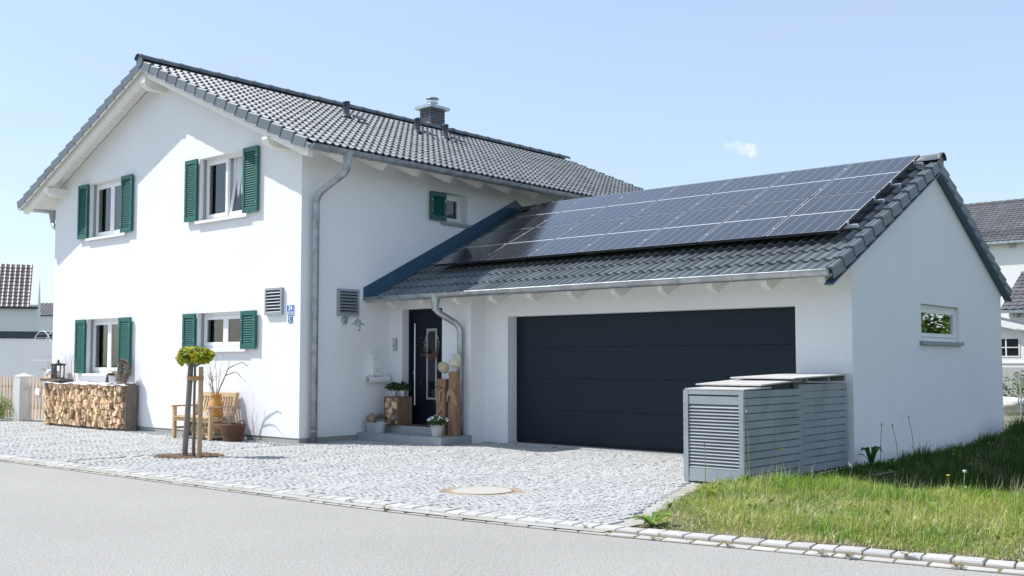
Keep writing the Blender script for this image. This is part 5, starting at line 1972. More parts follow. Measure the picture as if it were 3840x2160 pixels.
bs_ = thing("wicker_basket", "dark brown wicker basket with two handles on the cobbles right of the bench", "basket", (-1.32, -0.36, 0))
mb = MB()
rows = 15
for j in range(rows):
    z = 0.012 + 0.25 * j / rows
    rr_b = 0.150 + 0.060 * (j / rows)
    pts = []
    for k in range(37):
        a = 2 * PI * k / 36
        q = rr_b + 0.007 * (1 if (k + j) % 2 else -1)
        pts.append((-1.29 + q * 1.12 * math.cos(a), -0.36 + q * 0.86 * math.sin(a), z))
    mb.tube(pts, 0.0095, 5, cap=False)
for j in range(4):
    pts = [(-1.29 + .212 * 1.12 * math.cos(2 * PI * k / 36), -0.36 + .212 * .86 * math.sin(2 * PI * k / 36) + .004 * (-1) ** (k + j), .262 + j * .007) for k in range(37)]
    mb.tube(pts, 0.009, 5, cap=False)
mb.build("weave", m_basket, bs_)
MB().lathe([(0.145, 0.006), (0.205, 0.24), (0.0, 0.235)], (-1.29, -0.36, 0), 24, sx=1.1, sy=.84).build("lining", m_basket, bs_)
for sx in (-1, 1):
    cxh = -1.29 + sx * .238
    MB().tube(smooth_path([(cxh - sx * .01, -.42, .26), (cxh + sx * .015, -.41, .345), (cxh + sx * .015, -.31, .345), (cxh - sx * .01, -.30, .26)], .04, 4), 0.013, 6).build("handle", m_basket, bs_)
tp = MB()
for i in range(17):
    twigs(tp, (-1.38 + R.uniform(-.09, .09), -.37 + R.uniform(-.07, .07), .235), (R.uniform(-.35, .35), R.uniform(-.3, .3), 1), R.uniform(.2, .36), 0.0045, 2, R, .35, (1, 3))
tpo = thing("twig_plant", "dry pale twiggy plant growing in the wicker basket", "plant", (-1.38, -.37, .235))
tp.build("twigs", m_twiglight, tpo)
lb = MB()
for i in range(150):
    leafball(lb, (-1.38 + R.gauss(0, .09), -.37 + R.gauss(0, .08), .235 + R.uniform(.05, .42)), .01, .01, .01, 1, .014, .028, .5)
lb.build("dry_leaves", leafmat("dry_leaf", (0.30, 0.24, 0.15), (0.42, 0.36, 0.24), 0.8, 12, 0.3, .4), tpo, kind='stuff')

# firewood stored below the bench and a slatted board leaning there
fb = thing("firewood_pile", "small pile of split firewood stored under the garden bench", "firewood", (-2.0, -0.3, 0))
logs(fb, 34, (-2.33, -1.665, 0.03, 0.30), lambda a, b, t: (a, t, b), -0.50, -0.06, 0.008, 0.8)
MB().box(-2.34, -1.66, -0.5, -0.06, 0.004, 0.028).build("pallet_board", m_rough_plank, fb)
lv = thing("slatted_board", "grey slatted wooden board leaning under the left end of the bench", "board", (-2.55, -0.3, 0))
for k in range(5):
    y = -0.46 + k * 0.075
    MB().prism([(-2.66, 0.03), (-2.645, 0.02), (-2.40, 0.335), (-2.415, 0.345)], lambda a, b, t: (a, t, b), y, y + 0.062).build("slat", m_stake, lv)
for y in (-0.44, -0.13):
    MB().bar((-2.63, y, .035), (-2.40, y, .33), .03, .02).build("batten", m_stake, lv)

# ------------------------------------------------------------------ the firewood stack under the lower left window
fs_ = thing("firewood_stack", "long stack of split firewood with a bark covered end post against the gable wall", "firewood stack", (-6.6, -0.2, 0))
logs(fs_, 285, (-8.24, -5.02, 0.03, 0.875), lambda a, b, t: (a, t, b), -0.285, -0.05, 0.012, 1.22, 0.95)
MB().box(-8.22, -4.98, -0.235, -0.02, 0.0, 0.03).build("base_board", m_rough_plank, fs_)
MB().box(-8.20, -5.03, -0.20, -0.04, 0.03, 0.86).build("dark_core", m_bark, fs_)
e = MB()
n = 10
vs = []
for j in range(8):
    z = 0.002 + 0.895 * j / 7
    for k in range(n):
        a = 2 * PI * k / n
        vs.append((-4.945 + 0.03 * (1 - z) + 0.062 * math.cos(a) * (1 + .12 * math.sin(k * 2.1 + j * 1.3)), -0.155 + 0.125 * math.sin(a) * (1 + .10 * math.sin(k * 1.7 + j)), z))
e.add(vs, [(j * n + k, j * n + (k + 1) % n, (j + 1) * n + (k + 1) % n, (j + 1) * n + k) for j in range(7) for k in range(n)] + [tuple(range(7 * n, 8 * n))])
e.build("bark_post", m_bark, fs_)
cvb = MB()
vs = []
for i in range(25):
    x = -8.18 + 3.28 * i / 24
    z = 0.893 + 0.010 * math.sin(i * .9) + .008 * math.sin(i * 2.3) - 0.012 * (i / 24)
    vs += [(x, -0.335, z - .014), (x, -0.02, z + .012), (x, -0.335, z - .024), (x, -0.02, z)]
cvb.add(vs, [f for i in range(24) for f in ((4 * i, 4 * i + 4, 4 * i + 5, 4 * i + 1), (4 * i + 2, 4 * i + 3, 4 * i + 7, 4 * i + 6), (4 * i, 4 * i + 2, 4 * i + 6, 4 * i + 4), (4 * i + 1, 4 * i + 5, 4 * i + 7, 4 * i + 3))] + [(0, 1, 3, 2), (96, 98, 99, 97)])
cvb.build("cover_sheet", m_cover, fs_)

SZ = 0.905
tag(MB().prism([(-8.38, SZ + .004), (-7.52, SZ + .01), (-7.50, SZ + .06), (-8.40, SZ + .055)], lambda a, b, t: (a, t, b), -0.30, -0.05).build("dark_board", m_rough_plank), "dark weathered board lying on the left end of the firewood stack", "board")
tag(MB().prism([(-8.29, .967), (-7.99, .968), (-7.99, 1.045), (-8.29, 1.043)], lambda a, b, t: (a, t, b), -0.27, -0.13).build("wood_block", m_logend), "pale wooden block lying on the dark board", "block")
tag(MB().lathe([(0.095, 1.046), (0.10, 1.06), (0.07, 1.12), (0.045, 1.15), (0.0, 1.155)], (-8.17, -.2, 0), 18).build("bell_pot", m_tin, smooth=True), "pale bell shaped pot standing on the wooden block", "pot")
ln = thing("lantern", "tall brown metal lantern standing on the dark board of the wood stack", "lantern", (-7.83, -.19, .965))
L0, L1 = -7.93, -7.73
MB().box(L0, L1, -.29, -.09, .965, .985).build("base", m_lantern, ln)
for x in (L0 + .004, L1 - .024):
    for y in (-.286, -.114):
        MB().box(x, x + .02, y, y + .02, .985, 1.23).build("post", m_lantern, ln)
MB().box(L0 + .01, L1 - .01, -.262, -.258, .985, 1.23).build("pane", m_glass, ln)
MB().lathe([(0.035, .985), (0.035, 1.12), (0.0, 1.125)], (-7.83, -.19, 0), 12).build("candle", m_white, ln)
MB().prism([(L0 - .01, 1.2305), (L1 + .01, 1.2305), (L1 - .02, 1.275), (L0 + .02, 1.275)], lambda a, b, t: (a, t, b), -.30, -.08).build("roof", m_lantern, ln)
MB().lathe([(0.05, 1.275), (0.02, 1.31), (0.03, 1.33), (0.012, 1.35), (0.0, 1.37)], (-7.83, -.19, 0), 10).build("finial", m_lantern, ln)
tag(MB().lathe([(0.075, SZ), (0.10, SZ + .005), (0.115, SZ + .14), (0.105, SZ + .14), (0.09, SZ + .02), (0.0, SZ + .02)], (-5.50, -.19, 0), 20).build("zinc_bucket", m_tin, smooth=False), "pale zinc bucket beside the wreath on the wood stack", "bucket")
tag(MB().prism([(-5.80, SZ), (-5.60, SZ), (-5.61, SZ + .10), (-5.68, SZ + .185), (-5.72, SZ + .185), (-5.79, SZ + .09)], lambda a, b, t: (a, t, b), -.22, -.10).build("dark_watering_can", m_lantern), "small dark pointed metal ornament left of the zinc bucket", "ornament")
db = MB()
for i in range(150):
    leafball(db, (-5.52 + R.gauss(0, .075), -.19 + R.gauss(0, .05), SZ + .17 + R.gauss(0, .03)), .01, .01, .01, 1, .02, .045, .5)
tag(db.build("dry_foliage", m_dried), "dry brown foliage filling the zinc bucket", "dried plant")
wt = MB()
for i in range(46):
    a0 = R.uniform(0, 6.28)
    rr_w = R.uniform(.11, .20)
    pts = [(-5.16 + (rr_w + .02 * math.sin(3 * a0 + k)) * .92 * math.cos(a0 + k * .28), -.19 + R.gauss(0, .022), SZ + .235 + (rr_w + .02 * math.cos(2 * a0 + k)) * 1.18 * math.sin(a0 + k * .28)) for k in range(R.randint(7, 16))]
    wt.tube(pts, R.uniform(.004, .009), 5)
for i in range(16):
    twigs(wt, (-5.2 + R.uniform(-.17, .17), -.2, SZ + R.uniform(.02, .12)), (R.uniform(-1, .2), R.uniform(-.3, .3), R.uniform(-.05, .5)), R.uniform(.15, .3), .006, 1, R, .3, (1, 2), 0)
tag(wt.build("root_wreath", m_twig), "big rough wreath of roots and twigs leaning at the right end of the wood stack", "wreath")
tg = MB()
for i in range(12):
    twigs(tg, (-7.55 + R.uniform(-.3, .3), -.09, SZ + .03), (R.uniform(-.3, .3), R.uniform(-.05, .02), 1), R.uniform(.3, .6), .0035, 2, R, .25, (1, 2), .1)
tag(tg.build("dry_stalks", m_twiglight), "thin pale dry stalks standing behind the lantern against the wall", "dried plant")

# ------------------------------------------------------------------ fence, gate, shrub and arch on the left
FY = 0.12


def picket(parent, x, w, h, y):
    MB().prism([(x, 0.05), (x + w, 0.05), (x + w, h - .045), (x + w * .5, h), (x, h - .045)], lambda a, b, t: (a, t, b), y, y + .022).build("picket", m_fence, parent)


fn = thing("picket_fence", "larch picket fence left of the pale stone gate post", "fence", (-13, FY, 0))
x = -10.42
while x > -13.6:
    picket(fn, x - .075, .075, 0.985 + R.uniform(-.008, .008), FY)
    x -= R.uniform(.150, .168)
for z in (.28, .72):
    MB().box(-13.6, -10.37, FY + .023, FY + .06, z, z + .06).build("rail", m_fence, fn)
gt = thing("garden_gate", "larch picket gate between the stone post and the house, with a small white sign", "gate", (-9.2, FY, 0))
x = -9.83
while x < -8.62:
    picket(gt, x, .078, 0.985 + R.uniform(-.006, .006), FY)
    x += .166
for z in (.28, .72):
    MB().box(-9.85, -8.60, FY + .023, FY + .055, z, z + .06).build("rail", m_fence, gt)
MB().tube([(-9.97, FY - .03, .70), (-9.86, FY - .03, .70)], .009, 6).build("latch", m_steel, gt)
MB().prism([(-9.50, .60), (-9.30, .57), (-9.28, .68), (-9.33, .73), (-9.48, .74)], lambda a, b, t: (a, t, b), FY - .02, FY - .003).build("gate_sign", m_white, gt)
gp = thing("gate_post", "square pale granite gate post with a pyramid top", "gate post", (-10.08, FY, 0))
MB().box(-10.24, -9.93, FY - .16, FY + .16, 0, .985).build("shaft", m_post_gr, gp)
MB().add([(-10.25, FY - .17, .985), (-9.92, FY - .17, .985), (-9.92, FY + .17, .985), (-10.25, FY + .17, .985), (-10.085, FY, 1.06)], [(0, 1, 4), (1, 2, 4), (2, 3, 4), (3, 0, 4), (3, 2, 1, 0)]).build("cap", m_post_gr, gp)
sb = thing("shrub", "low bright green shrub in front of the picket fence", "shrub", (-10.75, -.25, 0))
sm_ = MB()
for cx, cy, s in ((-10.75, -.22, .36), (-10.42, -.2, .32), (-11.1, -.15, .42), (-10.5, -.32, .26), (-11.5, -.2, .4)):
    leafball(sm_, (cx, cy, s * .8), s, s * .8, s * .85, 620, .03, .065, .6, 'blade', .8, zmin=-.8)
sm_.build("foliage", leafmat("bright_shrub_leaf", (0.11, 0.20, 0.025), (0.24, 0.32, 0.05), 0.5, 6, 0.4, 0.35), sb)
bx_ = MB()
for cx, cy in ((-10.9, -.22), (-10.55, -.2), (-11.3, -.15), (-10.75, -.28)):
    twigs(bx_, (cx, cy, 0), (0, 0, 1), .35, .012, 2)
bx_.build("branches", m_twig, sb)

ar = thing("rose_arch", "thin white iron garden arch behind the picket gate", "arch", (-12.0, 1.6, 0))
for y in (1.45, 1.75):
    pts = [(-12.72, y, 0)] + [(-12.72, y, .4 * k) for k in range(1, 4)] + [(-12.13 - .59 * math.cos(PI * k / 14), y, 1.35 + .72 * math.sin(PI * k / 14)) for k in range(15)] + [(-11.54, y, 1.2 - .4 * k) for k in range(4)]
    MB().tube(pts, .009, 6).build("hoop", m_iron, ar)
for k in range(15):
    a = PI * k / 14
    p = (-12.13 - .59 * math.cos(a), 0, 1.35 + .72 * math.sin(a))
    MB().tube([(p[0], 1.45, p[2]), (p[0], 1.75, p[2])], .0035, 5).build("rung", m_iron, ar)
for z in (.3, .65, 1.0):
    for x in (-12.72, -11.54):
        MB().tube([(x, 1.45, z), (x, 1.75, z)], .0035, 5).build("rung", m_iron, ar)
MB().tube([(-12.72, 1.45, 1.35), (-11.54, 1.45, 1.35)], .005, 5).build("cross_wire", m_iron, ar)
cl = MB()
for i in range(8):
    twigs(cl, (-11.75 + R.uniform(-.1, .15), 1.6, R.uniform(.75, 1.0)), (R.uniform(-1, .6), 0, R.uniform(-.2, .6)), R.uniform(.3, .6), .005, 2)
cl.build("climbing_stems", m_twig, ar)

# ------------------------------------------------------------------ grey bin enclosure beside the drive


def binbox(y0, y1, h, label, front, dx=0.0):
    X0, X1 = 7.50 + dx, 8.225 + dx
    t = thing("bin_enclosure", label, "bin enclosure", ((X0 + X1) / 2, (y0 + y1) / 2, 0), "grey bin enclosures beside the drive")
    zb = 0.025
    w = 0.052
    for x in (X0, X1 - w):
        for y in (y0, y1 - w):
            MB().box(x, x + w, y, y + w, min(-0.045, gz(x, y) - .02), h).build("post", m_bin, t)
    for x0_, x1_ in ((X0 + w, X1 - w),):
        for y in ((y0, y1 - w) if front else (y1 - w,)):
            MB().box(x0_, x1_, y + .004, y + w - .004, h - .045, h - .001).build("rail", m_bin, t)
            MB().box(x0_, x1_, y + .004, y + w - .004, zb, zb + .05).build("rail", m_bin, t)
    # long side facing the lawn: wide boards with narrow gaps, in two bays
    n = 12
    L = (y1 - y0) / 2
    bh_ = (h - zb) / n
    for b in range(2):
        for k in range(n):
            z = zb + bh_ * k
            MB().box(X1 - .012, X1 + .010, y0 + L * b + .003, y0 + L * (b + 1) - .003, z + (.009 if k else 0), z + bh_ - .0005).build("slat", m_bin, t)
            if not front and b == 0 and False:
                pass
    for k in range(n):
        z = zb + bh_ * k
        MB().box(X0 - .01, X0 + .012, y0 + .003, y1 - .003, z + .009, z + bh_).build("slat", m_bin, t)
    if front:
        MB().box(X0 + w, X1 - w, y0 + .008, y0 + .03, zb + .05, zb + .14).build("kick_board", m_bin, t)
        MB().box(X0 + w, X1 - w, y0 + .010, y0 + .03, h - .150, h - .062).build("top_board", m_bin, t)
        z0_, z1_ = zb + .145, h - .153
        nl = 19
        st_ = (z1_ - z0_) / nl
        for k in range(nl):
            z = z0_ + st_ * k
            q = MB()
            q.prism([(y0 + .006, z + .002), (y0 + .010, z - .004), (y0 + .044, z + st_ * .92), (y0 + .040, z + st_ * .96)], lambda a, b, t_: (t_, a, b), X0 + w + .001, X1 - w - .001)
            q.build("louvre", m_bin, t)
    MB().box(X0 + .03, X1 - .03, y0 + .05, y1 - .03, .02, .03).build("floor_board", m_black, t)
    return t, X0, X1


b1, X0, X1 = binbox(-0.55, 0.80, 1.005, "near grey slatted bin enclosure with a louvred front panel", True)
b2, X0b, X1b = binbox(0.825, 2.15, 1.05, "far grey slatted bin enclosure next to the garage corner", False, -0.045)
# lids: boards on a tilted frame
for k in range(5):
    x0 = 7.495 + k * .146
    MB().prism([(-.52, 1.010), (.10, 1.024), (.10, 1.037), (-.52, 1.023)], lambda a, b, t: (t, a, b), x0, x0 + .14).build("lid_board", m_binlid, b1)
for k in range(6):
    x0 = 7.38 + k * .137
    MB().prism([(-.10, 1.050), (.90, 1.092), (.90, 1.107), (-.10, 1.065)], lambda a, b, t: (t, a, b), x0, x0 + .133).build("lid_board", m_binlid, b1)
    MB().prism([(.60, 1.117), (2.12, 1.150), (2.12, 1.165), (.60, 1.132)], lambda a, b, t: (t, a, b), x0 + .05, x0 + .183).build("lid_board", m_binlid, b2)
for y in (1.0, 1.6, 2.05):
    MB().box(7.56, 8.2, y, y + .04, 1.075, 1.1175 + .0215 * (y - .6)).build("lid_batten", m_bin, b2)

# ------------------------------------------------------------------ weeds in the verge, each one a plant of its own


m_gweed = leafmat('gutter_weed_leaf', (0.10, 0.12, 0.03), (0.20, 0.15, 0.06), .6, 20, .3, .4)
m_dock = leafmat('dock_leaf', (0.025, 0.075, 0.012), (0.05, 0.11, 0.02), .5, 9, .35, .3)


def weed(x, y, n, L, label, w=.05, name="dandelion_plant", up=.55, cat="weed", stem=0, head=None, m=None, wild=1.0):
    z = gz(x, y) if x > 7.4 and y > ky(x) else (0.0 if y > ky(x) - .2 else -.02)
    t = thing(name, label, cat, (x, y, z), "weeds in the verge")
    for i in range(n):
        a = 2 * PI * i / n + R.uniform(-.4, .4)
        l = L * R.uniform(.6, 1.1)
        d = Vector((math.cos(a), math.sin(a), 0))
        s_d = Vector((-d.y, d.x, 0))
        q = MB()
        vs = []
        e = R.uniform(.6, 1.2) * up
        for j in range(6):
            u = j / 5
            c = Vector((x, y, z)) + d * (l * u) + Vector((0, 0, l * (e * u * 1.6 - e * u * u * 1.1)))
            ww = w * l / .2 * (0.15 + 0.95 * math.sin(min(1, u * 1.02) * PI * .72 + .12)) * (1.0 if j % 2 else .68) * (0.12 if j == 5 else 1) * .5
            vs += [c - s_d * ww + Vector((0, 0, ww * .35)), c, c + s_d * ww + Vector((0, 0, ww * .35))]
        q.add(vs, [f for j in range(5) for f in ((3 * j, 3 * j + 1, 3 * j + 4, 3 * j + 3), (3 * j + 1, 3 * j + 2, 3 * j + 5, 3 * j + 4))])
        q.build("leaf", m or m_weed, t, smooth=True)
    if stem:
        lean = Vector((R.uniform(-.07, .03), R.uniform(-.03, .03), 0))
        p0, p1, p2 = Vector((x, y, z)), Vector((x, y, z + stem * .55)) + lean * .35, Vector((x, y, z + stem)) + lean
        MB().tube([p0, p1, p2], [.0055, .0045, .004], 6).build("stem", m_stem, t)
        if head == 'fluff':
            lump("seed_head", m_seed, p2 + Vector((0, 0, .014)), .019, .019, .018, 3, .1, 6, 3.0)
        elif head == 'bud':
            lump("bud", m_seed, p2 + Vector((0, 0, .008)), .011, .011, .016, 3, .1, 5, 3.0)
        elif head == 'yellow':
            MB().lathe([(0.006, 0), (.020, .006), (.018, .012), (0, .014)], p2, 10).build("flower", m_yellow, t)
        elif head == 'dark':
            lump("spike", m_twig, p2 + Vector((0, 0, .012)), .008, .008, .022, 3, .1, 5, 3.0)
        last = list(col.objects)[-1]
        if head and last.parent is None:
            c = last.location.copy()
            last.parent = t
            last.location = c - wloc(t)
    return t


weed(8.93, -3.36, 17, .19, "large leafy dandelion at the left tip of the verge by the kerb", .06, up=.8)
weed(8.40, -0.75, 11, .18, "broad leaved dock plant in front of the bin enclosure corner", .10, "dock_plant", up=1.1)
weed(8.28, -0.52, 5, .16, "tall dandelion stalk with a closed seed head before the grey slats", .05, stem=.80, head='bud')
weed(8.45, -0.12, 6, .16, "dandelion with a yellow bloom beside the slats of the near bin box", .05, stem=.36, head='yellow')
weed(8.42, 2.32, 6, .24, "upright dark dock leaves at the garage corner", .075, "dock_plant", up=1.9, m=m_dock)
weed(9.72, 1.75, 4, .16, "dandelion clock standing in the garage shadow", .05, stem=.30, head='fluff')
weed(10.35, -0.25, 5, .16, "small dandelion clock at the edge of the garage shadow", .05, stem=.24, head='fluff')
weed(9.95, 0.55, 4, .14, "yellow dandelion in the middle of the grass", .05, stem=.28, head='yellow')
weed(10.62, -1.75, 5, .15, "wide dock leaves standing in the bright grass near the right edge", .10, "dock_plant", up=1.3)
weed(9.25, -1.55, 10, .13, "dandelion rosette in the lit grass before the bin enclosure", .06, up=.9)
weed(8.62, -1.9, 9, .13, "yellow green weed in the sparse grass left of the lit verge", .07, "yellow_weed", up=1.5, m=leafmat("yellow_leaf", (.14, .20, .02), (.22, .26, .04), .5, 9, .4, .3))
weed(8.12, -1.15, 8, .10, "thin thistle stalk before the louvred bin panel", .03, "thistle", up=.9, stem=.44, head='dark')
for (x, y, h, lab) in ((8.36, 2.75, .50, "ribwort stalk with a dark head nearest the garage corner"), (8.36, 3.35, .46, "ribwort stalk between the dock leaves and the garage window"), (8.37, 3.9, .55, "tallest ribwort stalk against the shaded garage wall")):
    weed(x, y, 4, .14, lab, .03, "ribwort_plant", stem=h, head='dark')
for i, (x, lab) in enumerate(((5.95, "tiny weed in the gutter row below the manhole cover"), (6.55, "small tuft in the gutter row right of the manhole cover"), (8.55, "tiny sprout in the gutter row before the verge tip"), (9.22, "sprig in the gutter row below the large dandelion"),
                             (9.80, "low spreading weed in the gutter row"), (10.46, "weed tuft in the gutter row below the dry grass"), (10.64, "short leafy tuft in the gutter row"), (10.97, "reddish weed in the gutter row near the right edge"), (11.32, "last weed tuft in the gutter row at the right edge"))):
    weed(x, ky(x) - R.choice((.19, .32)), 7, .04 if i in (0, 2) else .06, lab, .06, "gutter_weed", up=.8, m=m_gweed)
for i, (x, y, lab) in enumerate(((8.25, -3.38, "weed sprouting between the cobbles just left of the verge tip"), (7.62, -3.42, "small weed between the cobbles beside the kerb"), (6.75, -2.2, "single green sprout in the cobbles behind the manhole cover"))):
    weed(x, y, 6, .05, lab, .05, "cobble_weed", up=.8, m=m_gweed)

hb0 = MB()
for i in range(2600):
    x, y = R.uniform(7.9, 13.0), R.uniform(-3.4, 6.0)
    lx = 8.66 - (y + 3.45) * 0.385 if y < -0.62 else 8.25
    if x < lx + .2 or y < ky(x) + .08 or (patch(x * 2.2 + 5, y * 2.6) < .55 and R.random() < .8):
        continue
    leafball(hb0, (x, y, gz(x, y) + R.uniform(.02, .09)), .01, .01, .01, 1, .03, .075, .5, 'diamond' if R.random() < .6 else 'blade', 1.2)
hb0.build("ground_herbs", m_weed, kind='stuff')

# ------------------------------------------------------------------ neighbours on the left


def rooftiles(parent, o, a, u, n, W, L, m, tw=.30, te=.345):
    me = tile_mesh(tw, te, 1)
    me.materials.clear()
    me.materials.append(m)
    tilefield(parent, me, o, a, u, n, W, L, tw, te, limit=300, name="tile", stuffname="tile_field", mat=m)


def rot_house(name, label, cat, p, ang, W, D, eave, rise, m, verge_w=.35, roofslope=1.0, windows=(), over=.12):
    """house with its long side along the local x axis, right end at p, roof slope facing the local -y side"""
    ux, uy = Vector((math.cos(ang), math.sin(ang), 0)), Vector((-math.sin(ang), math.cos(ang), 0))
    p = Vector(p)
    t = thing(name, label, cat, p)
    F = lambda x, y, z: tuple(p + ux * x + uy * y + Vector((0, 0, z)))
    half = rise / roofslope
    b = MB()
    b.prism([(0, -.4), (0, eave), (half, eave + rise - .1), (2 * half, eave), (2 * half, -.4)], lambda a, c, x: F(x, a, c), -W, 0)
    b.build("wall", m_farwall, t)
    c_, s_n = 1 / math.hypot(1, roofslope), roofslope / math.hypot(1, roofslope)
    u, n = uy * c_ + Vector((0, 0, s_n)), -uy * s_n + Vector((0, 0, c_))
    o = Vector(F(-W, -over, eave - over * roofslope + .06))
    rr_ = MB()
    rr_.prism([(-over, eave - over * roofslope), (half, eave + rise), (half, eave + rise + .05), (-over, eave - over * roofslope + .05)], lambda a, c, x: F(x, a, c), -W, -verge_w)
    rr_.prism([(2 * half + over, eave - over * roofslope), (half, eave + rise), (half, eave + rise + .05), (2 * half + over, eave - over * roofslope + .05)], lambda a, c, x: F(x, a, c), -W, -verge_w)
    ro = rr_.build("roof", m, t)
    rooftiles(ro, o, ux, u, n, W - verge_w, (half + over) / c_, m)
    return t, F, ro


t, F, ro = rot_house("neighbour_house", "pale neighbouring house with a steep brown tiled roof on the far left", "house", (-52.0, 19.6, 0), 1.10, 12, 8, 4.75, 2.75, m_tileb, .38, 1.0)
MB().prism([(-.12, 4.72), (2.75, 7.62), (2.75, 7.78), (-.16, 4.86)], lambda a, c, x: F(x, a, c), -.40, .05).build("gable_parapet", m_farwall, t)
g_ = MB()
g_.prism([(-.24, 4.60), (-.10, 4.60), (-.10, 4.72), (-.24, 4.72)], lambda a, c, x: F(x, a, c), -12, .06)
g_.build("gutter", m_fascia, t)
t, F, ro = rot_house("neighbour_house", "second pale neighbouring house with a low grey roof, just left of the gable", "house", (-66.5, 32.2, 0), 0.716, 7, 8, 5.05, 1.0, m_tileg, .02, .6)
fg = thing("flat_roof_garage", "pale flat roofed garage with a dark fascia behind the picket fence", "garage", (-16, 2.6, 0))
dirx = Vector((math.cos(.70), math.sin(.70), 0))
diry = Vector((-math.sin(.70), math.cos(.70), 0))
FF = lambda x, y, z: tuple(Vector((-15.2, 3.6, 0)) + dirx * x + diry * y + Vector((0, 0, z)))
MB().prism([(-9, -.3), (0.6, -.3), (0.6, 1.945), (-9, 2.03)], lambda a, c, y: FF(a, y, c), .03, 6).build("wall", m_farwall, fg)
MB().prism([(-9, 2.03), (0.65, 1.945), (0.65, 2.145), (-9, 2.245)], lambda a, c, y: FF(a, y, c), 0, 6.05).build("fascia", m_fascia, fg)

# ------------------------------------------------------------------ neighbours on the right


def axis_roof(t, x0, x1, y0, z0, y1, z1, m, tw=.30, te=.345):
    sl_ = (z1 - z0) / (y1 - y0)
    c_, s_n = 1 / math.hypot(1, sl_), sl_ / math.hypot(1, sl_)
    ro = MB().prism([(y0, z0), (y1, z1), (y1, z1 - .08), (y0, z0 - .08)], lambda a, b, x: (x, a, b), x0, x1).build("roof", m, t)
    rooftiles(ro, Vector((x0, y0, z0 + .005)), Vector((1, 0, 0)), Vector((0, c_, s_n)), Vector((0, -s_n, c_)), x1 - x0, (y1 - y0) / c_, m, tw, te)
    return ro


h1 = thing("neighbour_house", "white house with a long grey tiled roof far behind the garage on the right", "house", (-2, 58, 0))
ro = axis_roof(h1, -12, 4, 54.4, 8.35, 60.0, 11.4, m_tileg)
for k in range(36):
    MB().tube([(-12 + k * .45, 60, 11.42), (-11.57 + k * .45, 60, 11.42)], [.14, .10], 8).build("ridge_tile", m_tileg, ro)
MB().box(-12, 3.9, 54.7, 65, -.4, 8.35).build("wall", m_farwall, h1)
MB().box(-12, 4, 54.2, 54.38, 8.18, 8.32).build("gutter", m_zinc, h1)
for k in range(7):
    MB().box(-9.2 + k * 1.55, -8.9 + k * 1.55, 54.5, 55.0, 7.95, 8.2).build("rafter", m_rail, h1)
sgd = MB()
for k in range(60):
    x = -10 + k * .22
    sgd.tube([(x, 54.95, 8.75), (x, 54.95, 9.02)], .012, 4)
for z in (8.80, 8.92, 9.02):
    sgd.tube([(-10.2, 54.95, z), (4, 54.95, z)], .012, 4)
sgd.build("snow_guard", m_lantern, h1, kind='stuff')
h2 = thing("neighbour_house", "lower white house with a steep grey roof at the right edge behind the shed", "house", (3, 36, 0))
sl_ = (5.05 - 3.42) / 3.0
ro2 = MB().add([(.50, 35.0, 3.40), (8, 35.0, 3.40), (8, 38, 5.02), (.62, 38, 5.02)], [(0, 1, 2, 3)]).build("roof", m_tileg, h2)
c_, s_n = 1 / math.hypot(1, sl_), sl_ / math.hypot(1, sl_)
rooftiles(ro2, Vector((.5, 35.0, 3.42)), Vector((1, 0, 0)), Vector((0, c_, s_n)), Vector((0, -s_n, c_)), 7.5, 3.0 / c_, m_tileg)
MB().tube([(.55, 38, 5.08), (8, 38, 5.08)], .11, 8).build("ridge", m_tileg, h2)
MB().box(.75, 7.9, 35.35, 41, -.4, 3.36).build("wall", m_farwall, h2)
MB().box(.45, 8, 34.86, 34.99, 3.28, 3.40).build("gutter", m_zinc, h2)
MB().box(1.0, 1.16, 34.95, 35.34, 3.12, 3.3).build("rafter", m_rail, h2)
shd = thing("garden_shed", "white garden shed with a dark window of white glazing bars beyond the garage corner", "shed", (3.4, 28, 0))
PSH = lambda a, t, z: (a, 28 + t, z)
wall_mb(PSH, [1.6, 6.0], lambda x: 2.78 - (x - 1.6) * .27, -.3, [(2.36, 3.14, 1.475, 2.13)], .1).build("wall", m_whitewood, shd)
MB().prism([(1.4, 2.90), (6.1, 1.65), (6.1, 1.82), (1.4, 3.07)], lambda a, b, t: (a, t, b), 27.72, 27.78).build("barge_board", m_whitewood, shd)
MB().prism([(1.4, 3.0), (6.1, 1.75), (6.1, 1.80), (1.4, 3.05)], lambda a, b, t: (a, t, b), 27.785, 31).build("roof", m_tileg, shd)
ws = frame_bars(MB(), PSH, 2.36, 3.14, 1.475, 2.13, -.02, .03, .035)
ws.pbox(PSH, 2.68, 2.72, -.018, .028, 1.51, 2.095).pbox(PSH, 2.395, 2.68, -.017, .027, 1.785, 1.815).pbox(PSH, 2.72, 3.105, -.017, .027, 1.785, 1.815)
wso = ws.build("window", m_pvc, shd)
MB().pbox(PSH, 2.38, 3.12, .04, .05, 1.49, 2.11).build("pane", m_farpane, wso)
for z in (1.25, 2.32):
    MB().pbox(PSH, 1.7, 3.3, -.03, -.001, z, z + .05).build("batten", m_whitewood, shd)
gwl = thing("concrete_wall", "low grey concrete wall before the white shed", "wall", (5, 26, 0))
MB().box(1.8, 9, 26, 26.2, -.4, 1.13).build("wall_panel", m_concrete, gwl)
hg = thing("hedge", "green hedge behind the wire fence beyond the garage corner", "hedge", (5, 22, 0))
hb_ = MB()
for i in range(8):
    cx = 4.2 + i * .42
    leafball(hb_, (cx, 22 + R.uniform(-.3, .3), .42 + .10 * (i % 3)), .42, .5, .5, 230, .05, .11, .55, 'diamond', .5, zmin=-.9)
hb_.build("foliage", m_hedge, hg)
hs_ = MB()
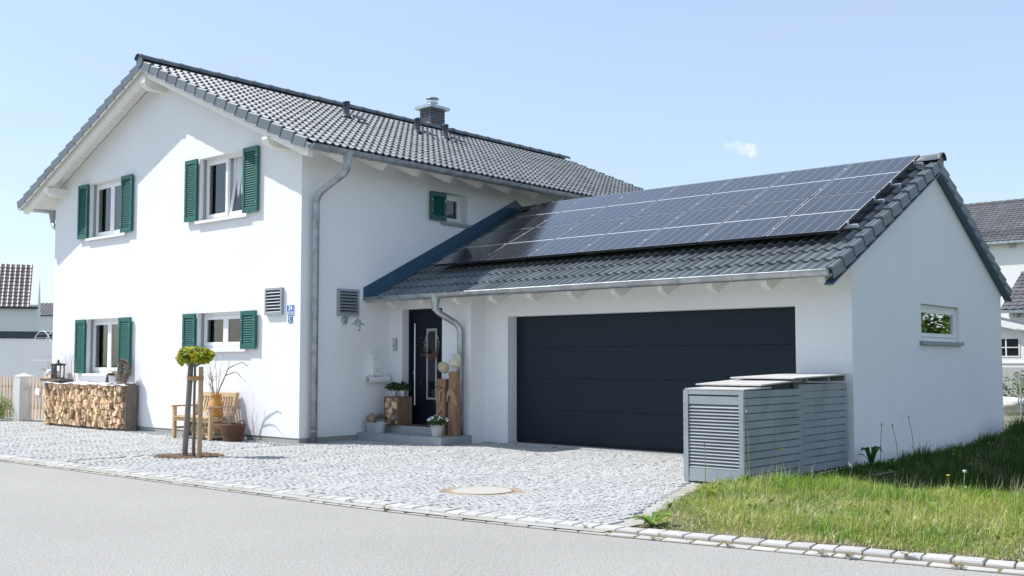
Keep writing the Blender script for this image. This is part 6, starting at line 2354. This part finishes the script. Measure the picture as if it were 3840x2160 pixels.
for i in range(6):
    twigs(hs_, (4.2 + i * .5, 22, -.2), (0, 0, 1), .7, .02, 2)
hs_.build("branches", m_twig, hg)
tag(lump("pale_boulder", m_whiterock, (5.05, 20.2, .12), .36, .4, .26, 8, .2, 10, 1.6), "pale boulder at the foot of the hedge behind the garage", "boulder")
tag(lump("pale_boulder", m_whiterock, (5.75, 20.4, .10), .42, .4, .30, 9, .2, 10, 1.6), "second pale boulder right of the first behind the wire fence", "boulder")
wf = thing("wire_fence", "thin galvanised wire fence behind the garage corner", "fence", (7, 16, 0))
for k in range(5):
    MB().tube([(5.4, 16, .15 + .2 * k), (11, 16, .17 + .2 * k)], .006, 4).build("wire", m_galv, wf)
for k in range(4):
    MB().tube([(6.42 + k * 1.5, 16, -.1), (6.42 + k * 1.5, 16, 1.02)], .02, 6).build("post", m_galv, wf)
fx = thing("shrub", "loose green shrub at the right edge behind the wire fence", "shrub", (6.7, 18, 0))
fxm = MB()
for k in range(5):
    leafball(fxm, (6.1 + k * .32, 18 + R.uniform(-.3, .3), .45 + R.uniform(-.1, .35)), .36, .4, .45, 190, .05, .10, .5, 'diamond', .4, zmin=-.9)
fxm.build("foliage", m_bushl, fx)
fxb = MB()
for k in range(4):
    twigs(fxb, (6.2 + k * .35, 18, -.1), (0, 0, 1), .9, .014, 2)
fxb.build("branches", m_twig, fx)
# the leafy tree mirrored in the garage window stands out of frame on the right
rt = thing("leafy_tree", "leafy green tree mirrored in the garage window", "tree", (12.3, 15.5, 0))
MB().tube([(12.3, 15.5, -.3), (12.35, 15.5, 1.2), (12.25, 15.6, 2.6), (12.3, 15.5, 4.4)], [.16, .13, .10, .04], 9).build("trunk", m_bark, rt)
rm = MB()
for k in range(46):
    a, q = R.uniform(0, 6.28), R.uniform(.3, 2.1)
    leafball(rm, (12.3 + q * math.cos(a), 15.5 + q * math.sin(a), R.uniform(0.6, 4.6)), .8, .8, .65, 150, .12, .24, .4, 'diamond', .5)
rm.build("crown", m_bushl, rt)
